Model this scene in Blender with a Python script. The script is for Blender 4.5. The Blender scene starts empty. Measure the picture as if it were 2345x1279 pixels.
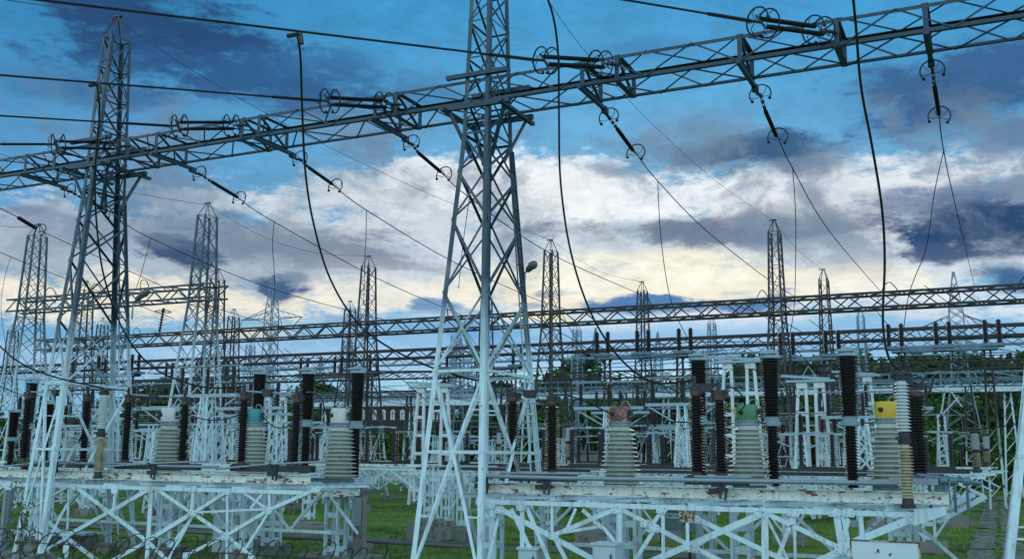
import bpy, math, random
from mathutils import Vector, Matrix
R_ = random.Random(7)
sc = bpy.context.scene
col = sc.collection

# ---------------------------------------------------------------- camera geometry
# World axes follow the switchyard grid: X along the gantry beams, Y away from the fence, Z up.
F = 2322.5; P = math.radians(9.849); RO = math.radians(.5094); GY = math.radians(25.4445); HC = 3.4
def ray(x, y):
    a2 = (x-1172.5)/F; b2 = (639.5-y)/F
    a = a2*math.cos(RO)-b2*math.sin(RO); b = a2*math.sin(RO)+b2*math.cos(RO)
    X = a; Y = math.cos(P)-b*math.sin(P); Z = math.sin(P)+b*math.cos(P)
    return Vector((X*math.cos(GY)-Y*math.sin(GY), X*math.sin(GY)+Y*math.cos(GY), Z))
CAM = Vector((0, 0, HC))
def onT(x, y, t):
    d = ray(x, y); return CAM+d*(t/d.y)
def onS(x, y, s):
    d = ray(x, y); return CAM+d*(s/d.x)
def onZ(x, y, z):
    d = ray(x, y); return CAM+d*((z-HC)/d.z)
def onD(x, y, k):
    return CAM+ray(x, y)*k
def depth(p):
    d = p-CAM
    Y = -d.x*math.sin(GY)+d.y*math.cos(GY)
    return Y*math.cos(P)+d.z*math.sin(P)

# ---------------------------------------------------------------- mesh builder
class MB:
    def __init__(s): s.v = []; s.f = []
    def add(s, vs, fs):
        n = len(s.v); s.v.extend([tuple(v) for v in vs]); s.f.extend([tuple(i+n for i in f) for f in fs])
    def box(s, c, sz, rz=0):
        hx, hy, hz = sz[0]/2, sz[1]/2, sz[2]/2; cr, sr = math.cos(rz), math.sin(rz)
        vs = []
        for dz in (-hz, hz):
            for dx, dy in ((-hx, -hy), (hx, -hy), (hx, hy), (-hx, hy)):
                vs.append((c[0]+dx*cr-dy*sr, c[1]+dx*sr+dy*cr, c[2]+dz))
        s.add(vs, [(0, 3, 2, 1), (4, 5, 6, 7), (0, 1, 5, 4), (1, 2, 6, 5), (2, 3, 7, 6), (3, 0, 4, 7)])
    def frame(s, a, b, ref=None):
        a = Vector(a); b = Vector(b); d = (b-a).normalized()
        r = Vector(ref) if ref else (Vector((0, 0, 1)) if abs(d.z) < .9 else Vector((1, 0, 0)))
        x = d.cross(r)
        if x.length < 1e-4: x = d.cross(Vector((0, 1, 0)))
        x.normalize(); y = x.cross(d).normalized()
        return a, b, x, y
    def prism(s, a, b, prof, ref=None):
        a, b, x, y = s.frame(a, b, ref); n = len(prof)
        vs = [a+x*p+y*q for p, q in prof]+[b+x*p+y*q for p, q in prof]
        fs = [(i, (i+1) % n, n+(i+1) % n, n+i) for i in range(n)]
        fs += [tuple(range(n-1, -1, -1)), tuple(range(n, 2*n))]
        s.add(vs, fs)
    def bar(s, a, b, w, h=None, ref=None):
        h = h or w; s.prism(a, b, [(-w/2, -h/2), (w/2, -h/2), (w/2, h/2), (-w/2, h/2)], ref)
    def ang(s, a, b, w, t=None, ref=None, fx=1, fy=1):
        t = t or w*.13; c = w*.3
        pr = [(-c, -c), (w-c, -c), (w-c, t-c), (t-c, t-c), (t-c, w-c), (-c, w-c)]
        pr = [(fx*p, fy*q) for p, q in pr]
        if fx*fy < 0: pr.reverse()
        s.prism(a, b, pr, ref)
    def chan(s, a, b, w, h, t=.012, ref=None):      # I beam
        pr = [(-w/2, -h/2), (w/2, -h/2), (w/2, -h/2+t), (t/2, -h/2+t), (t/2, h/2-t), (w/2, h/2-t), (w/2, h/2), (-w/2, h/2), (-w/2, h/2-t), (-t/2, h/2-t), (-t/2, -h/2+t), (-w/2, -h/2+t)]
        s.prism(a, b, pr, ref)
    def tube(s, pts, r, n=6, closed=False, r2=None):
        pts = [Vector(p) for p in pts]; m = len(pts); vs = []; up = None
        for i, p in enumerate(pts):
            q0 = pts[max(i-1, 0)]; q1 = pts[min(i+1, m-1)]; d = (q1-q0).normalized()
            if up is None:
                up = Vector((0, 0, 1)) if abs(d.z) < .9 else Vector((1, 0, 0))
            x = d.cross(up)
            if x.length < 1e-5: x = d.cross(Vector((0, 1, .1)))
            x.normalize(); y = x.cross(d).normalized(); up = y
            rr = r if r2 is None else r+(r2-r)*i/(m-1)
            for k in range(n):
                a = 2*math.pi*k/n; vs.append(p+x*rr*math.cos(a)+y*rr*math.sin(a))
        fs = []
        for i in range(m-1):
            for k in range(n):
                fs.append((i*n+k, i*n+(k+1) % n, (i+1)*n+(k+1) % n, (i+1)*n+k))
        fs += [tuple(range(n-1, -1, -1)), tuple((m-1)*n+k for k in range(n))]
        s.add(vs, fs)
    def lathe(s, prof, c, n=16, a=None):
        """prof: (r, h) along axis a (default up) from c"""
        a = Vector(a or (0, 0, 1)).normalized(); c = Vector(c)
        r = Vector((0, 0, 1)) if abs(a.z) < .9 else Vector((1, 0, 0))
        x = a.cross(r).normalized(); y = a.cross(x).normalized(); vs = []
        for rr, h in prof:
            for k in range(n):
                t = 2*math.pi*k/n; vs.append(c+a*h+x*rr*math.cos(t)+y*rr*math.sin(t))
        m = len(prof); fs = []
        for i in range(m-1):
            for k in range(n):
                fs.append((i*n+k, (i+1)*n+k, (i+1)*n+(k+1) % n, i*n+(k+1) % n))
        fs += [tuple(range(n)), tuple((m-1)*n+k for k in range(n-1, -1, -1))]
        s.add(vs, fs)
    def build(s, name, mat, parent=None, smooth=False):
        o0 = Vector((0, 0, 0)); p = parent
        if p is not None: o0 = Vector(p['_o']) if '_o' in p else o0
        me = bpy.data.meshes.new(name)
        vs = s.v if parent is None and o0.length == 0 else [(v[0]-o0.x, v[1]-o0.y, v[2]-o0.z) for v in s.v]
        me.from_pydata(vs, [], s.f); me.update()
        if mat is not None: me.materials.append(mat)
        if smooth:
            me.polygons.foreach_set('use_smooth', [True]*len(me.polygons))
            try: me.set_sharp_from_angle(angle=math.radians(40))
            except Exception: pass
        o = bpy.data.objects.new(name, me); col.objects.link(o)
        if parent is not None:
            o.parent = parent; o['_o'] = tuple(o0)
        return o
    def thing(s, name, mat, label, cat, group=None, smooth=False, origin=None):
        """a one-mesh top-level thing, origin at its own base"""
        if origin is None:
            n = len(s.v)
            origin = (sum(v[0] for v in s.v)/n, sum(v[1] for v in s.v)/n, min(v[2] for v in s.v))
        s.v = [(v[0]-origin[0], v[1]-origin[1], v[2]-origin[2]) for v in s.v]
        o = s.build(name, mat, None, smooth); o.location = origin
        return tag(o, label, cat, group)
def tag(o, label=None, cat=None, group=None, kind=None):
    if label and len(label.split()) > 16: print('LONGLABEL', label)
    if label: o['label'] = label
    if cat: o['category'] = cat
    if group: o['group'] = group
    if kind: o['kind'] = kind
    return o
def empty(name, loc, label, cat, group=None):
    o = bpy.data.objects.new(name, None); col.objects.link(o); o.location = loc
    o.empty_display_size = .2; o['_o'] = tuple(loc)
    return tag(o, label, cat, group)
def copy_tree(o, parent=None, loc=None, label=None, group=None, rz=None, sc_=None, mats=None):
    c = o.copy(); col.objects.link(c); c.parent = parent
    if loc is not None: c.location = loc
    if label: c['label'] = label
    if group: c['group'] = group
    if rz is not None: c.rotation_euler = (0, 0, rz)
    if sc_ is not None: c.scale = sc_ if isinstance(sc_, tuple) else (sc_,)*3
    for ch in list(o.children):
        k = copy_tree(ch, c)
        if mats and ch.name.split('.')[0] in mats:
            k.material_slots[0].link = 'OBJECT'; k.material_slots[0].material = mats[ch.name.split('.')[0]]
    return c

# ---------------------------------------------------------------- materials
def lin(c):
    return tuple((x/12.92 if x <= .04045 else ((x+.055)/1.055)**2.4) for x in c)
def rgb(r, g, b): return lin((r/255, g/255, b/255))
class NT:
    def __init__(s, nt): s.n = nt.nodes; s.l = nt.links
    def new(s, t, **kw):
        n = s.n.new(t)
        for k, v in kw.items(): setattr(n, k, v)
        return n
    def link(s, a, b): s.l.new(a, b)
    def math(s, op, a, b=None, clamp=False):
        n = s.new('ShaderNodeMath', operation=op, use_clamp=clamp)
        for i, v in enumerate((a, b)):
            if v is None: continue
            if isinstance(v, (int, float)): n.inputs[i].default_value = v
            else: s.link(v, n.inputs[i])
        return n.outputs[0]
    def mix(s, fac, a, b, blend='MIX'):
        n = s.new('ShaderNodeMix', data_type='RGBA', blend_type=blend)
        for i, v in ((0, fac), (6, a), (7, b)):
            if isinstance(v, (int, float)): n.inputs[i].default_value = v
            elif isinstance(v, tuple): n.inputs[i].default_value = (*v[:3], 1)
            else: s.link(v, n.inputs[i])
        return n.outputs[2]
    def noise(s, vec, scale, detail=4, rough=.5, dist=0):
        n = s.new('ShaderNodeTexNoise'); n.inputs['Scale'].default_value = scale
        n.inputs['Detail'].default_value = detail; n.inputs['Roughness'].default_value = rough; n.inputs['Distortion'].default_value = dist
        if vec is not None: s.link(vec, n.inputs['Vector'])
        return n.outputs[0]
    def ramp(s, v, lo, hi):
        n = s.new('ShaderNodeMapRange', interpolation_type='SMOOTHSTEP')
        s.link(v, n.inputs[0]); n.inputs[1].default_value = lo; n.inputs[2].default_value = hi
        return n.outputs[0]
def material(name, base, rough=.6, metal=0, var=.15, vscale=3, second=None, sscale=2, slo=.5, shi=.62, third=None, tscale=14, tlo=.6, thi=.68, bump=0, bscale=20, spec=.5, stretch=None, zmix=None, coat=0, streak=0):
    m = bpy.data.materials.new(name); m.use_nodes = True; t = NT(m.node_tree)
    bs = m.node_tree.nodes['Principled BSDF']
    geo = t.new('ShaderNodeNewGeometry'); pos = geo.outputs['Position']
    if stretch:
        vm = t.new('ShaderNodeVectorMath', operation='MULTIPLY'); t.link(pos, vm.inputs[0]); vm.inputs[1].default_value = stretch; pos = vm.outputs[0]
    c = tuple(base)
    if zmix:                                        # silhouette shade put into the colour, darker with height, patchy edge
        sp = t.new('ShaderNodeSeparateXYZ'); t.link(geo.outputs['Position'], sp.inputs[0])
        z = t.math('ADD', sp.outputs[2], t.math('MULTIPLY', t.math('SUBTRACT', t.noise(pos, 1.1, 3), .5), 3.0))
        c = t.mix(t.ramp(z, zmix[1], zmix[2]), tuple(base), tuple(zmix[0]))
    n1 = t.noise(pos, vscale, 5, .6)
    k = t.math('ADD', t.math('MULTIPLY', n1, 2*var), 1-var)
    cc = t.new('ShaderNodeCombineXYZ')
    for i in range(3): t.link(k, cc.inputs[i])
    c = t.mix(1.0, c, cc.outputs[0], 'MULTIPLY')
    if second: c = t.mix(t.ramp(t.noise(pos, sscale, 6, .65), slo, shi), c, tuple(second))
    if third: c = t.mix(t.ramp(t.noise(pos, tscale, 4, .6), tlo, thi), c, tuple(third))
    if streak:                                       # run-down dirt: stretched along the height
        sv = t.new('ShaderNodeVectorMath', operation='MULTIPLY'); t.link(geo.outputs['Position'], sv.inputs[0]); sv.inputs[1].default_value = (9, 9, .9)
        c = t.mix(t.math('MULTIPLY', t.ramp(t.noise(sv.outputs[0], 1.0, 4, .6), .5, .72), .55), c, (.20, .19, .17))
    t.link(c, bs.inputs['Base Color'])
    bs.inputs['Roughness'].default_value = rough; bs.inputs['Metallic'].default_value = metal
    bs.inputs['Specular IOR Level'].default_value = spec
    if coat: bs.inputs['Coat Weight'].default_value = coat
    if bump:
        b = t.new('ShaderNodeBump'); b.inputs['Strength'].default_value = bump; b.inputs['Distance'].default_value = .02
        t.link(t.noise(pos, bscale, 4), b.inputs['Height']); t.link(b.outputs[0], bs.inputs['Normal'])
    return m
RUST = (.16, .055, .025)
WHITE = (.54, .68, .75)
DARK_HIGH = (.015, .045, .076)  # dark end of the towers' painted-in shade, also beam base colour
M = dict(
    white=material('white_paint', WHITE, .5, var=.12, second=(.44, .50, .52), sscale=1.5, slo=.52, shi=.66, third=RUST, tscale=6, tlo=.665, thi=.72, streak=1),
    railing=material('old_white_paint', (.64, .66, .62), .6, var=.15, second=RUST, sscale=5.5, slo=.555, shi=.60, third=(.20, .09, .045), tscale=17, tlo=.62, thi=.68, stretch=(.55, 1, 1.6), streak=1),
    tower=material('tower_baked_shade', WHITE, .5, var=.14, zmix=(DARK_HIGH, 5.2, 8.3), second=None, third=RUST, tscale=5, tlo=.675, thi=.73, streak=1),  # white below, silhouette tone painted in towards the top
    beam=material('gantry_steel', DARK_HIGH, .5, var=.2, metal=.1, third=(.012, .022, .035), tscale=8, tlo=.55, thi=.7),
    ftower=material('far_tower_baked_shade', (.50, .58, .61), .6, var=.2, zmix=((.026, .024, .027), 3, 6.5), third=(.09, .05, .035), tscale=2, tlo=.55, thi=.62),  # upper darkening is shade mixed into the colour by height
    fbeam=material('far_gantry_steel', (.024, .023, .026), .6, var=.2, third=(.05, .03, .022), tscale=2, tlo=.55, thi=.65),
    ltower=material('grey_blue_tower_baked_shade', (.50, .60, .66), .55, var=.15, zmix=((.045, .075, .105), 6, 13), third=RUST, tscale=4, tlo=.7, thi=.75),  # same painted-in shade by height, longer and softer
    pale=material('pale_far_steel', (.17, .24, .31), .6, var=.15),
    galv=material('galvanised_steel', (.24, .29, .33), .45, metal=.35, var=.15, third=(.12, .12, .12), tscale=12, tlo=.6, thi=.7),
    slate=material('blue_grey_steel', (.12, .19, .24), .5, metal=.2, var=.2),
    dark=material('dark_cast_metal', (.028, .032, .038), .5, metal=.3, var=.3, third=(.10, .05, .03), tscale=15, tlo=.62, thi=.7),
    rustcap=material('rusty_flange', (.10, .045, .035), .7, var=.3, third=(.03, .03, .03), tscale=20),
    brown=material('brown_glazed_porcelain', (.010, .0055, .007), .32, var=.2, spec=.42),
    grey=material('grey_glazed_porcelain', (.50, .54, .49), .32, var=.14, second=(.35, .35, .29), sscale=3, slo=.5, shi=.7, spec=.6),
    dirty=material('stained_porcelain', (.40, .36, .25), .35, var=.2, second=(.22, .17, .10), sscale=5, slo=.48, shi=.66, spec=.5),
    grey2=material('pale_porcelain', (.50, .55, .57), .25, var=.1, spec=.6),
    bluecap=material('blue_grey_cast_cap', (.27, .37, .42), .5, metal=.2, var=.15),
    capwhite=material('white_tank_paint', (.60, .63, .60), .5, var=.1, third=(.3, .3, .26), tscale=9),
    capteal=material('teal_tank_paint', (.035, .24, .25), .5, var=.15, third=(.10, .30, .30), tscale=9),
    capred=material('flaking_red_tank_paint', (.20, .075, .058), .7, var=.25, second=(.42, .38, .35), sscale=4.5, slo=.48, shi=.62),
    capgreen=material('green_tank_paint', (.06, .20, .10), .5, var=.12, third=(.05, .16, .08), tscale=9),
    capyellow=material('yellow_tank_paint', (.62, .41, .02), .5, var=.1, third=(.5, .3, .02), tscale=7, tlo=.66, thi=.7),
    wire=material('weathered_conductor', (.010, .012, .016), .6, var=.1, spec=.3),
    polymer=material('polymer_insulator_rubber', (.004, .008, .012), .8, var=.1, spec=.2),
    concrete=material('weathered_concrete', (.20, .20, .18), .9, var=.3, second=(.07, .075, .06), sscale=2.2, slo=.5, shi=.66, bump=.5),
    concol=material('whitewashed_concrete', (.60, .64, .66), .8, var=.15, second=(.35, .35, .33), sscale=2.5, slo=.55, shi=.7),
    cabinet=material('cabinet_paint', (.19, .25, .27), .5, var=.15),
    lightcab=material('light_cabinet_paint', (.40, .50, .55), .5, var=.12),
    redbox=material('dark_red_paint', (.15, .015, .03), .5, var=.2),
    brick=material('dark_brick', (.042, .034, .036), .9, var=.3, vscale=2, third=(.065, .04, .035), tscale=5),
    roof=material('sheet_roof', (.30, .33, .36), .6, var=.15),
    redroof=material('red_brown_roof', (.19, .09, .085), .8, var=.2),
    winwhite=material('arched_window_white', (.62, .66, .64), .5, var=.15),
    lampglass=material('lamp_cover', (.10, .105, .10), .3, var=.1),
    lamphead=material('lamp_housing', (.10, .13, .16), .5, var=.1),
    black=material('black_paint', (.015, .015, .018), .6, var=.1),
    redpaint=material('red_sign_paint', (.55, .03, .03), .5, var=.1),
    signw=material('sign_enamel', (.60, .70, .76), .4, var=.06),
    signrust=material('rusted_sign', (.42, .40, .36), .7, var=.2, second=(.11, .045, .015), sscale=7, slo=.44, shi=.52, third=(.35, .22, .10), tscale=25, tlo=.55, thi=.6),
    boardrust=material('white_board_with_rust_spots', (.52, .62, .67), .5, var=.06, third=(.13, .04, .02), tscale=9, tlo=.66, thi=.70),
    bark=material('bark', (.07, .055, .04), .9, var=.3),
    pipe=material('painted_pipe', (.12, .10, .13), .5, var=.2),
    barb=material('rusty_barbed_wire', (.022, .02, .022), .7, var=.3),
)
def foliage(name, c1, c2, c3):
    m = bpy.data.materials.new(name); m.use_nodes = True; t = NT(m.node_tree); bs = m.node_tree.nodes['Principled BSDF']
    g = t.new('ShaderNodeNewGeometry'); n = t.noise(g.outputs['Position'], .22, 3, .6); n2 = t.noise(g.outputs['Position'], 2.2, 3, .6)
    c = t.mix(t.ramp(n, .38, .62), c1, c2); c = t.mix(t.ramp(n2, .5, .7), c, c3)
    t.link(c, bs.inputs['Base Color']); bs.inputs['Roughness'].default_value = .75; bs.inputs['Specular IOR Level'].default_value = .2
    return m
M['leafd'] = foliage('dark_foliage', (.035, .065, .028), (.055, .10, .035), (.08, .14, .04))
M['leafb'] = foliage('bright_foliage', (.05, .11, .025), (.075, .16, .03), (.12, .22, .04))
M['blade'] = foliage('grass_blades', (.10, .18, .03), (.15, .25, .045), (.27, .32, .10))
# ground
def ground_mat():
    m = bpy.data.materials.new('meadow_ground'); m.use_nodes = True; t = NT(m.node_tree); bs = m.node_tree.nodes['Principled BSDF']
    g = t.new('ShaderNodeNewGeometry'); p = g.outputs['Position']
    c = t.mix(t.ramp(t.noise(p, .35, 5, .6), .38, .62), (.08, .155, .028), (.15, .25, .04))
    c = t.mix(t.ramp(t.noise(p, 3.0, 5, .7), .45, .7), c, (.18, .26, .055))
    c = t.mix(t.ramp(t.noise(p, .8, 5, .6, .5), .54, .64), c, (.10, .09, .055))
    c = t.mix(t.ramp(t.noise(p, .16, 5, .6, .5), .52, .62), c, (.045, .065, .025))
    t.link(c, bs.inputs['Base Color']); bs.inputs['Roughness'].default_value = .95; bs.inputs['Specular IOR Level'].default_value = .15
    b = t.new('ShaderNodeBump'); b.inputs['Strength'].default_value = .9; b.inputs['Distance'].default_value = .12
    t.link(t.noise(p, 9, 6, .7), b.inputs['Height']); t.link(b.outputs[0], bs.inputs['Normal'])
    return m
M['ground'] = ground_mat()
M['dirt'] = material('worn_track', (.10, .095, .085), .95, var=.3, vscale=1.5, second=(.05, .055, .035), sscale=.9, slo=.48, shi=.6, third=(.05, .08, .02), tscale=2.2, tlo=.58, thi=.66, bump=.6)
M['slab'] = material('mossy_slab', (.17, .175, .165), .95, var=.25, vscale=2, third=(.05, .08, .025), tscale=2.5, tlo=.5, thi=.62, bump=.4)

# ---------------------------------------------------------------- setting: ground, track, path
g = MB()
N = 60
for i in range(N+1):
    for j in range(N+1):
        x = -900+1800*i/N; y = -100+1500*j/N
        d = max(0, y-118+(.12*x)); z = -.02 if d <= 0 else min(24, d*.085)
        g.v.append((x, y, z))
for i in range(N):
    for j in range(N):
        a = i*(N+1)+j; g.f.append((a, a+N+1, a+N+2, a+1))
tag(g.build('ground', M['ground']), kind='structure')
def strip(name, x0, x1, y0, y1, z, mat, nx=60):
    b = MB()
    for i in range(nx+1):
        x = x0+(x1-x0)*i/nx
        b.v.append((x, y0+.25*math.sin(x*1.7)+.2*R_.uniform(-1, 1), z)); b.v.append((x, y1+.25*math.sin(x*1.3+2)+.2*R_.uniform(-1, 1), z))
    for i in range(nx): b.f.append((2*i, 2*i+2, 2*i+3, 2*i+1))
    return tag(b.build(name, mat), kind='structure')
strip('service_road', -60, -8, 34.6, 36.6, .006, M['dirt'])
strip('gravel_path', -60, 4, 27.5, 28.6, .006, M['dirt'])
strip('far_service_road', -60, 40, 84.2, 86.4, .006, M['dirt'])
# slab path running away on the right
b = MB(); R2 = random.Random(3)
y = 30.0
while y < 95:
    w = R2.uniform(.55, .8)
    for k in range(2):
        if R2.random() < .22: continue
        cx = -.85+k*1.12+R2.uniform(-.08, .08)
        b.box((cx, y, .012+R2.uniform(0, .02)), (R2.uniform(.75, 1.0), w-.2, .05), R2.uniform(-.03, .03))
    y += w*1.12
tag(b.build('path', M['slab']), kind='structure')

# grass blades near the camera, one mesh
b = MB(); R3 = random.Random(5)
def tuft(x, y, h, n):
    for _ in range(n):
        a = R3.uniform(0, 6.283); r = R3.uniform(0, .16); px = x+r*math.cos(a); py = y+r*math.sin(a)
        a2 = R3.uniform(0, 3.14); w = .018; hh = h*R3.uniform(.5, 1.15); lx = R3.uniform(-.5, .5)*hh; ly = R3.uniform(-.5, .5)*hh
        i = len(b.v)
        b.v += [(px-w*math.cos(a2), py-w*math.sin(a2), -.02), (px+w*math.cos(a2), py+w*math.sin(a2), -.02), (px+lx, py+ly, hh)]
        b.f.append((i, i+1, i+2))
for _ in range(7500):
    y = 26+34*R3.random()**1.3
    x = R3.uniform(-50, 4) if R3.random() < .8 else R3.uniform(-25, 3)
    if 34.4 < y < 36.8 and x < -8 and R3.random() < .85: continue
    if -1.4 < x < .8 and R3.random() < .8: continue
    tuft(x, y, R3.uniform(.08, .24), 7)
tag(b.build('grass', M['blade']), label='green meadow grass with tall tufts between the concrete footings', cat='grass', kind='stuff')

# ---------------------------------------------------------------- lattice towers
def lerp(a, b, k): return a+(b-a)*k
def tower(loc, label, group=None, leg=.135, br=.072, ladder=True, mat='tower', beam_b=.78, detail=True, ang=True, h=(12.3, 17.95, 18.8), name='lattice_tower', a0=1.05, b0=2.1, a1=.40, b1=.78, a2=.30, b2=.52):
    root = empty(name, loc, label, 'tower', group); ox, oy = loc[0], loc[1]
    hw, hs, ha = h
    def ab(z):
        if z <= hw: k = z/hw; return lerp(a0, a1, k), lerp(b0, b1, k)
        k = (z-hw)/(hs-hw); return lerp(a1, a2, k), lerp(b1, b2, k)
    def C(i, z):
        a, b_ = ab(z); sx = (-1, 1, 1, -1)[i]; sy = (-1, -1, 1, 1)[i]
        return Vector((ox+sx*a, oy+sy*b_, z))
    def L(mb, p, q, w, i=0):
        if ang:
            cx = Vector((ox, oy, (p[2]+q[2])/2)); mid = (Vector(p)+Vector(q))/2
            mb.ang(p, q, w, ref=(cx-mid) if (cx-mid).length > .1 else None, fx=1 if i % 2 else -1)
        else: mb.bar(p, q, w*.8)
    legs = MB(); brc = MB()
    for i in range(4):
        o = C(i, 0)
        for za, zb in ((.25, 5.6), (5.6, hw), (hw, hs)):
            pa, pb = C(i, za), C(i, zb)
            if ang:
                sx = (-1, 1, 1, -1)[i]; sy = (-1, -1, 1, 1)[i]
                w = leg if za < hw else leg*.85; t = .016
                for (dx, dy) in ((1, 0), (0, 1)):
                    c1 = Vector((-sx*w/2*dx, -sy*w/2*dy, 0))
                    legs.add([pa+c1+Vector((u*(w/2 if dx else t/2), v_*(w/2 if dy else t/2), 0)) for u, v_ in ((-1, -1), (1, -1), (1, 1), (-1, 1))] +
                             [pb+c1+Vector((u*(w/2 if dx else t/2), v_*(w/2 if dy else t/2), 0)) for u, v_ in ((-1, -1), (1, -1), (1, 1), (-1, 1))],
                             [(0, 3, 2, 1), (4, 5, 6, 7), (0, 1, 5, 4), (1, 2, 6, 5), (2, 3, 7, 6), (3, 0, 4, 7)])
            else: legs.bar(pa, pb, leg*.85)
    faces = [(0, 1), (1, 2), (2, 3), (3, 0)]
    for fi, (i, j) in enumerate(faces):
        mid = (C(i, 3.5)+C(j, 3.5))/2
        for za in (0.25, 5.6):
            L(brc, C(i, za), mid, br, 0); L(brc, C(j, za), mid, br, 1)
            if detail:
                pm = (C(i, za)+mid)/2; qm = (C(j, za)+mid)/2; zm = pm.z
                L(brc, C(i, zm), pm, br*.6); L(brc, C(j, zm), qm, br*.6)
        L(brc, C(i, 3.5), C(j, 3.5), br*1.1); L(brc, C(i, 5.6), C(j, 5.6), br*1.1)
        zs = [5.6, 7.75, 9.8, 11.2, hw]
        for a, c in zip(zs, zs[1:]):
            L(brc, C(i, a), C(j, c), br*.85, 0); L(brc, C(j, a), C(i, c), br*.85, 1)
        L(brc, C(i, hw), C(j, hw), br*.9)
        n = 5
        zz = [lerp(hw, hs, k/n) for k in range(n+1)]
        for k, (a, c) in enumerate(zip(zz, zz[1:])):
            if fi % 2 == 0:
                L(brc, C(i, a), C(j, c), br*.7) if k % 2 else L(brc, C(j, a), C(i, c), br*.7)
            else:
                L(brc, C(i, a), C(j, c), br*.7, 0); L(brc, C(j, a), C(i, c), br*.7, 1)
            L(brc, C(i, c), C(j, c), br*.6)
    legs.build('leg_frame', M[mat], root); brc.build('cross_bracing', M[mat], root)
    pk = MB(); top = Vector((ox, oy, ha))
    for i in range(4):
        L(pk, C(i, hs), top+Vector(((-1, 1, 1, -1)[i]*.05, (-1, -1, 1, 1)[i]*.05, 0)), br*.9)
    pk.box((ox, oy, ha+.02), (.3, .16, .05)); pk.bar((ox-.35, oy, ha), (ox+.05, oy, ha+.03), .06)
    pk.build('peak', M[mat], root)
    if ladder:
        ld = MB()
        def LP(z, k):
            p, q = C(1, z), C(2, z); return p.lerp(q, .80 if k else .99)+Vector((.03, 0, 0))
        for k in (0, 1):
            ld.bar(LP(.3, k), LP(hw-.2, k), .05, .02)
        z = .5
        while z < hw-.3:
            ld.bar(LP(z, 0), LP(z, 1), .03); z += .55 if ang else .8
        ld.build('ladder', M[mat], root)
    for i in range(4):
        ft = MB(); c = C(i, 0); ft.box((c.x, c.y, .10), (.7, .7, .42)); ft.build('footing', M['concrete'], root)
    return root
TX = [-12.65, -27.6]
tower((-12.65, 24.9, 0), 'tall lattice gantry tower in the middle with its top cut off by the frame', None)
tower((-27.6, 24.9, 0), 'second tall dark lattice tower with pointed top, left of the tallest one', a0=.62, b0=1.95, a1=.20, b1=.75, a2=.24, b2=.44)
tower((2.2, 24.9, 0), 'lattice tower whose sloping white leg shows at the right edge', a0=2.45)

def lattice_beam(s0, s1, t0, t1, z0, z1, label, group=None, mat='beam', step=1.28, ch=.088, br=.046, ang=True, name='lattice_beam', x=False, frames=()):
    root = empty(name, ((s0+s1)/2, (t0+t1)/2, z0), label, 'gantry beam', group)
    c = MB()
    cs = [(t0, z0, 1, 1), (t1, z0, -1, 1), (t1, z1, -1, -1), (t0, z1, 1, -1)]
    for t, z, ft, fz in cs:
        if ang:
            c.box(((s0+s1)/2, t, z+fz*ch/2), (s1-s0, .014, ch)); c.box(((s0+s1)/2, t+ft*(ch/2+.008), z), (s1-s0, ch, .014))
        else: c.box(((s0+s1)/2, t, z), (s1-s0, ch, ch))
    c.build('chord', M[mat], root)
    b = MB(); n = max(2, round((s1-s0)/step)); n += n % 2
    pairs = [((t0, z0), (t0, z1)), ((t1, z0), (t1, z1)), ((t0, z1), (t1, z1)), ((t0, z0), (t1, z0))]
    for pi, (pa, pb) in enumerate(pairs):
        for k in range(n):
            xa = lerp(s0, s1, k/n); xb = lerp(s0, s1, (k+1)/n)
            u, v = (pa, pb) if (k+pi) % 2 == 0 else (pb, pa)
            A = (xa, u[0], u[1]); B = (xb, v[0], v[1])
            (b.ang if ang else b.bar)(A, B, br)
            if x:
                (b.ang if ang else b.bar)((xa, v[0], v[1]), (xb, u[0], u[1]), br)
    b.build('lacing', M[mat], root)
    if frames:
        f = MB()
        for s in frames:
            for e in (-.0,):
                f.box((s+e, t0-.012, (z0+z1)/2), (.12, .02, z1-z0)); f.box((s+e, t1+.012, (z0+z1)/2), (.12, .02, z1-z0))
                f.bar((s, t0, z0), (s, t1, z1), .09, .05); f.bar((s, t0, z1), (s, t1, z0), .07, .05)
                f.box((s, (t0+t1)/2, z0-.02), (.16, t1-t0, .02)); f.box((s, (t0+t1)/2, z1+.02), (.16, t1-t0, .02))
        f.build('diaphragm', M[mat], root)
    return root
T0, T1, Z0, Z1 = 24.22, 25.6, 13.19, 13.88
LOW = [-30.86, -24.66, -20.38, -16.06, -9.48, -5.24, -.9]       # bus side anchors (x)
UP = [-25.9, -21.05, -15.35, -8.5, -2.9]                       # line side anchors
mid = TX[0]; lft = TX[1]
lattice_beam(-52, lft-.01, T0, T1, Z0, Z1, 'dark blue lattice beam reaching from the left frame edge to the second tower', 'main gantry beams', frames=[-30.86, -29.4])
lattice_beam(lft+.01, mid-.01, T0, T1, Z0, Z1, 'dark blue lattice beam between the two tall dark towers', 'main gantry beams', frames=[-25.9, -24.66, -21.05, -20.38, -16.06, -15.35])
lattice_beam(mid+.01, 12, T0, T1, Z0, Z1, 'dark blue lattice beam rising from the tallest tower to the upper right corner', 'main gantry beams', frames=[-9.48, -8.5, -5.24, -2.9, -.9])
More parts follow.
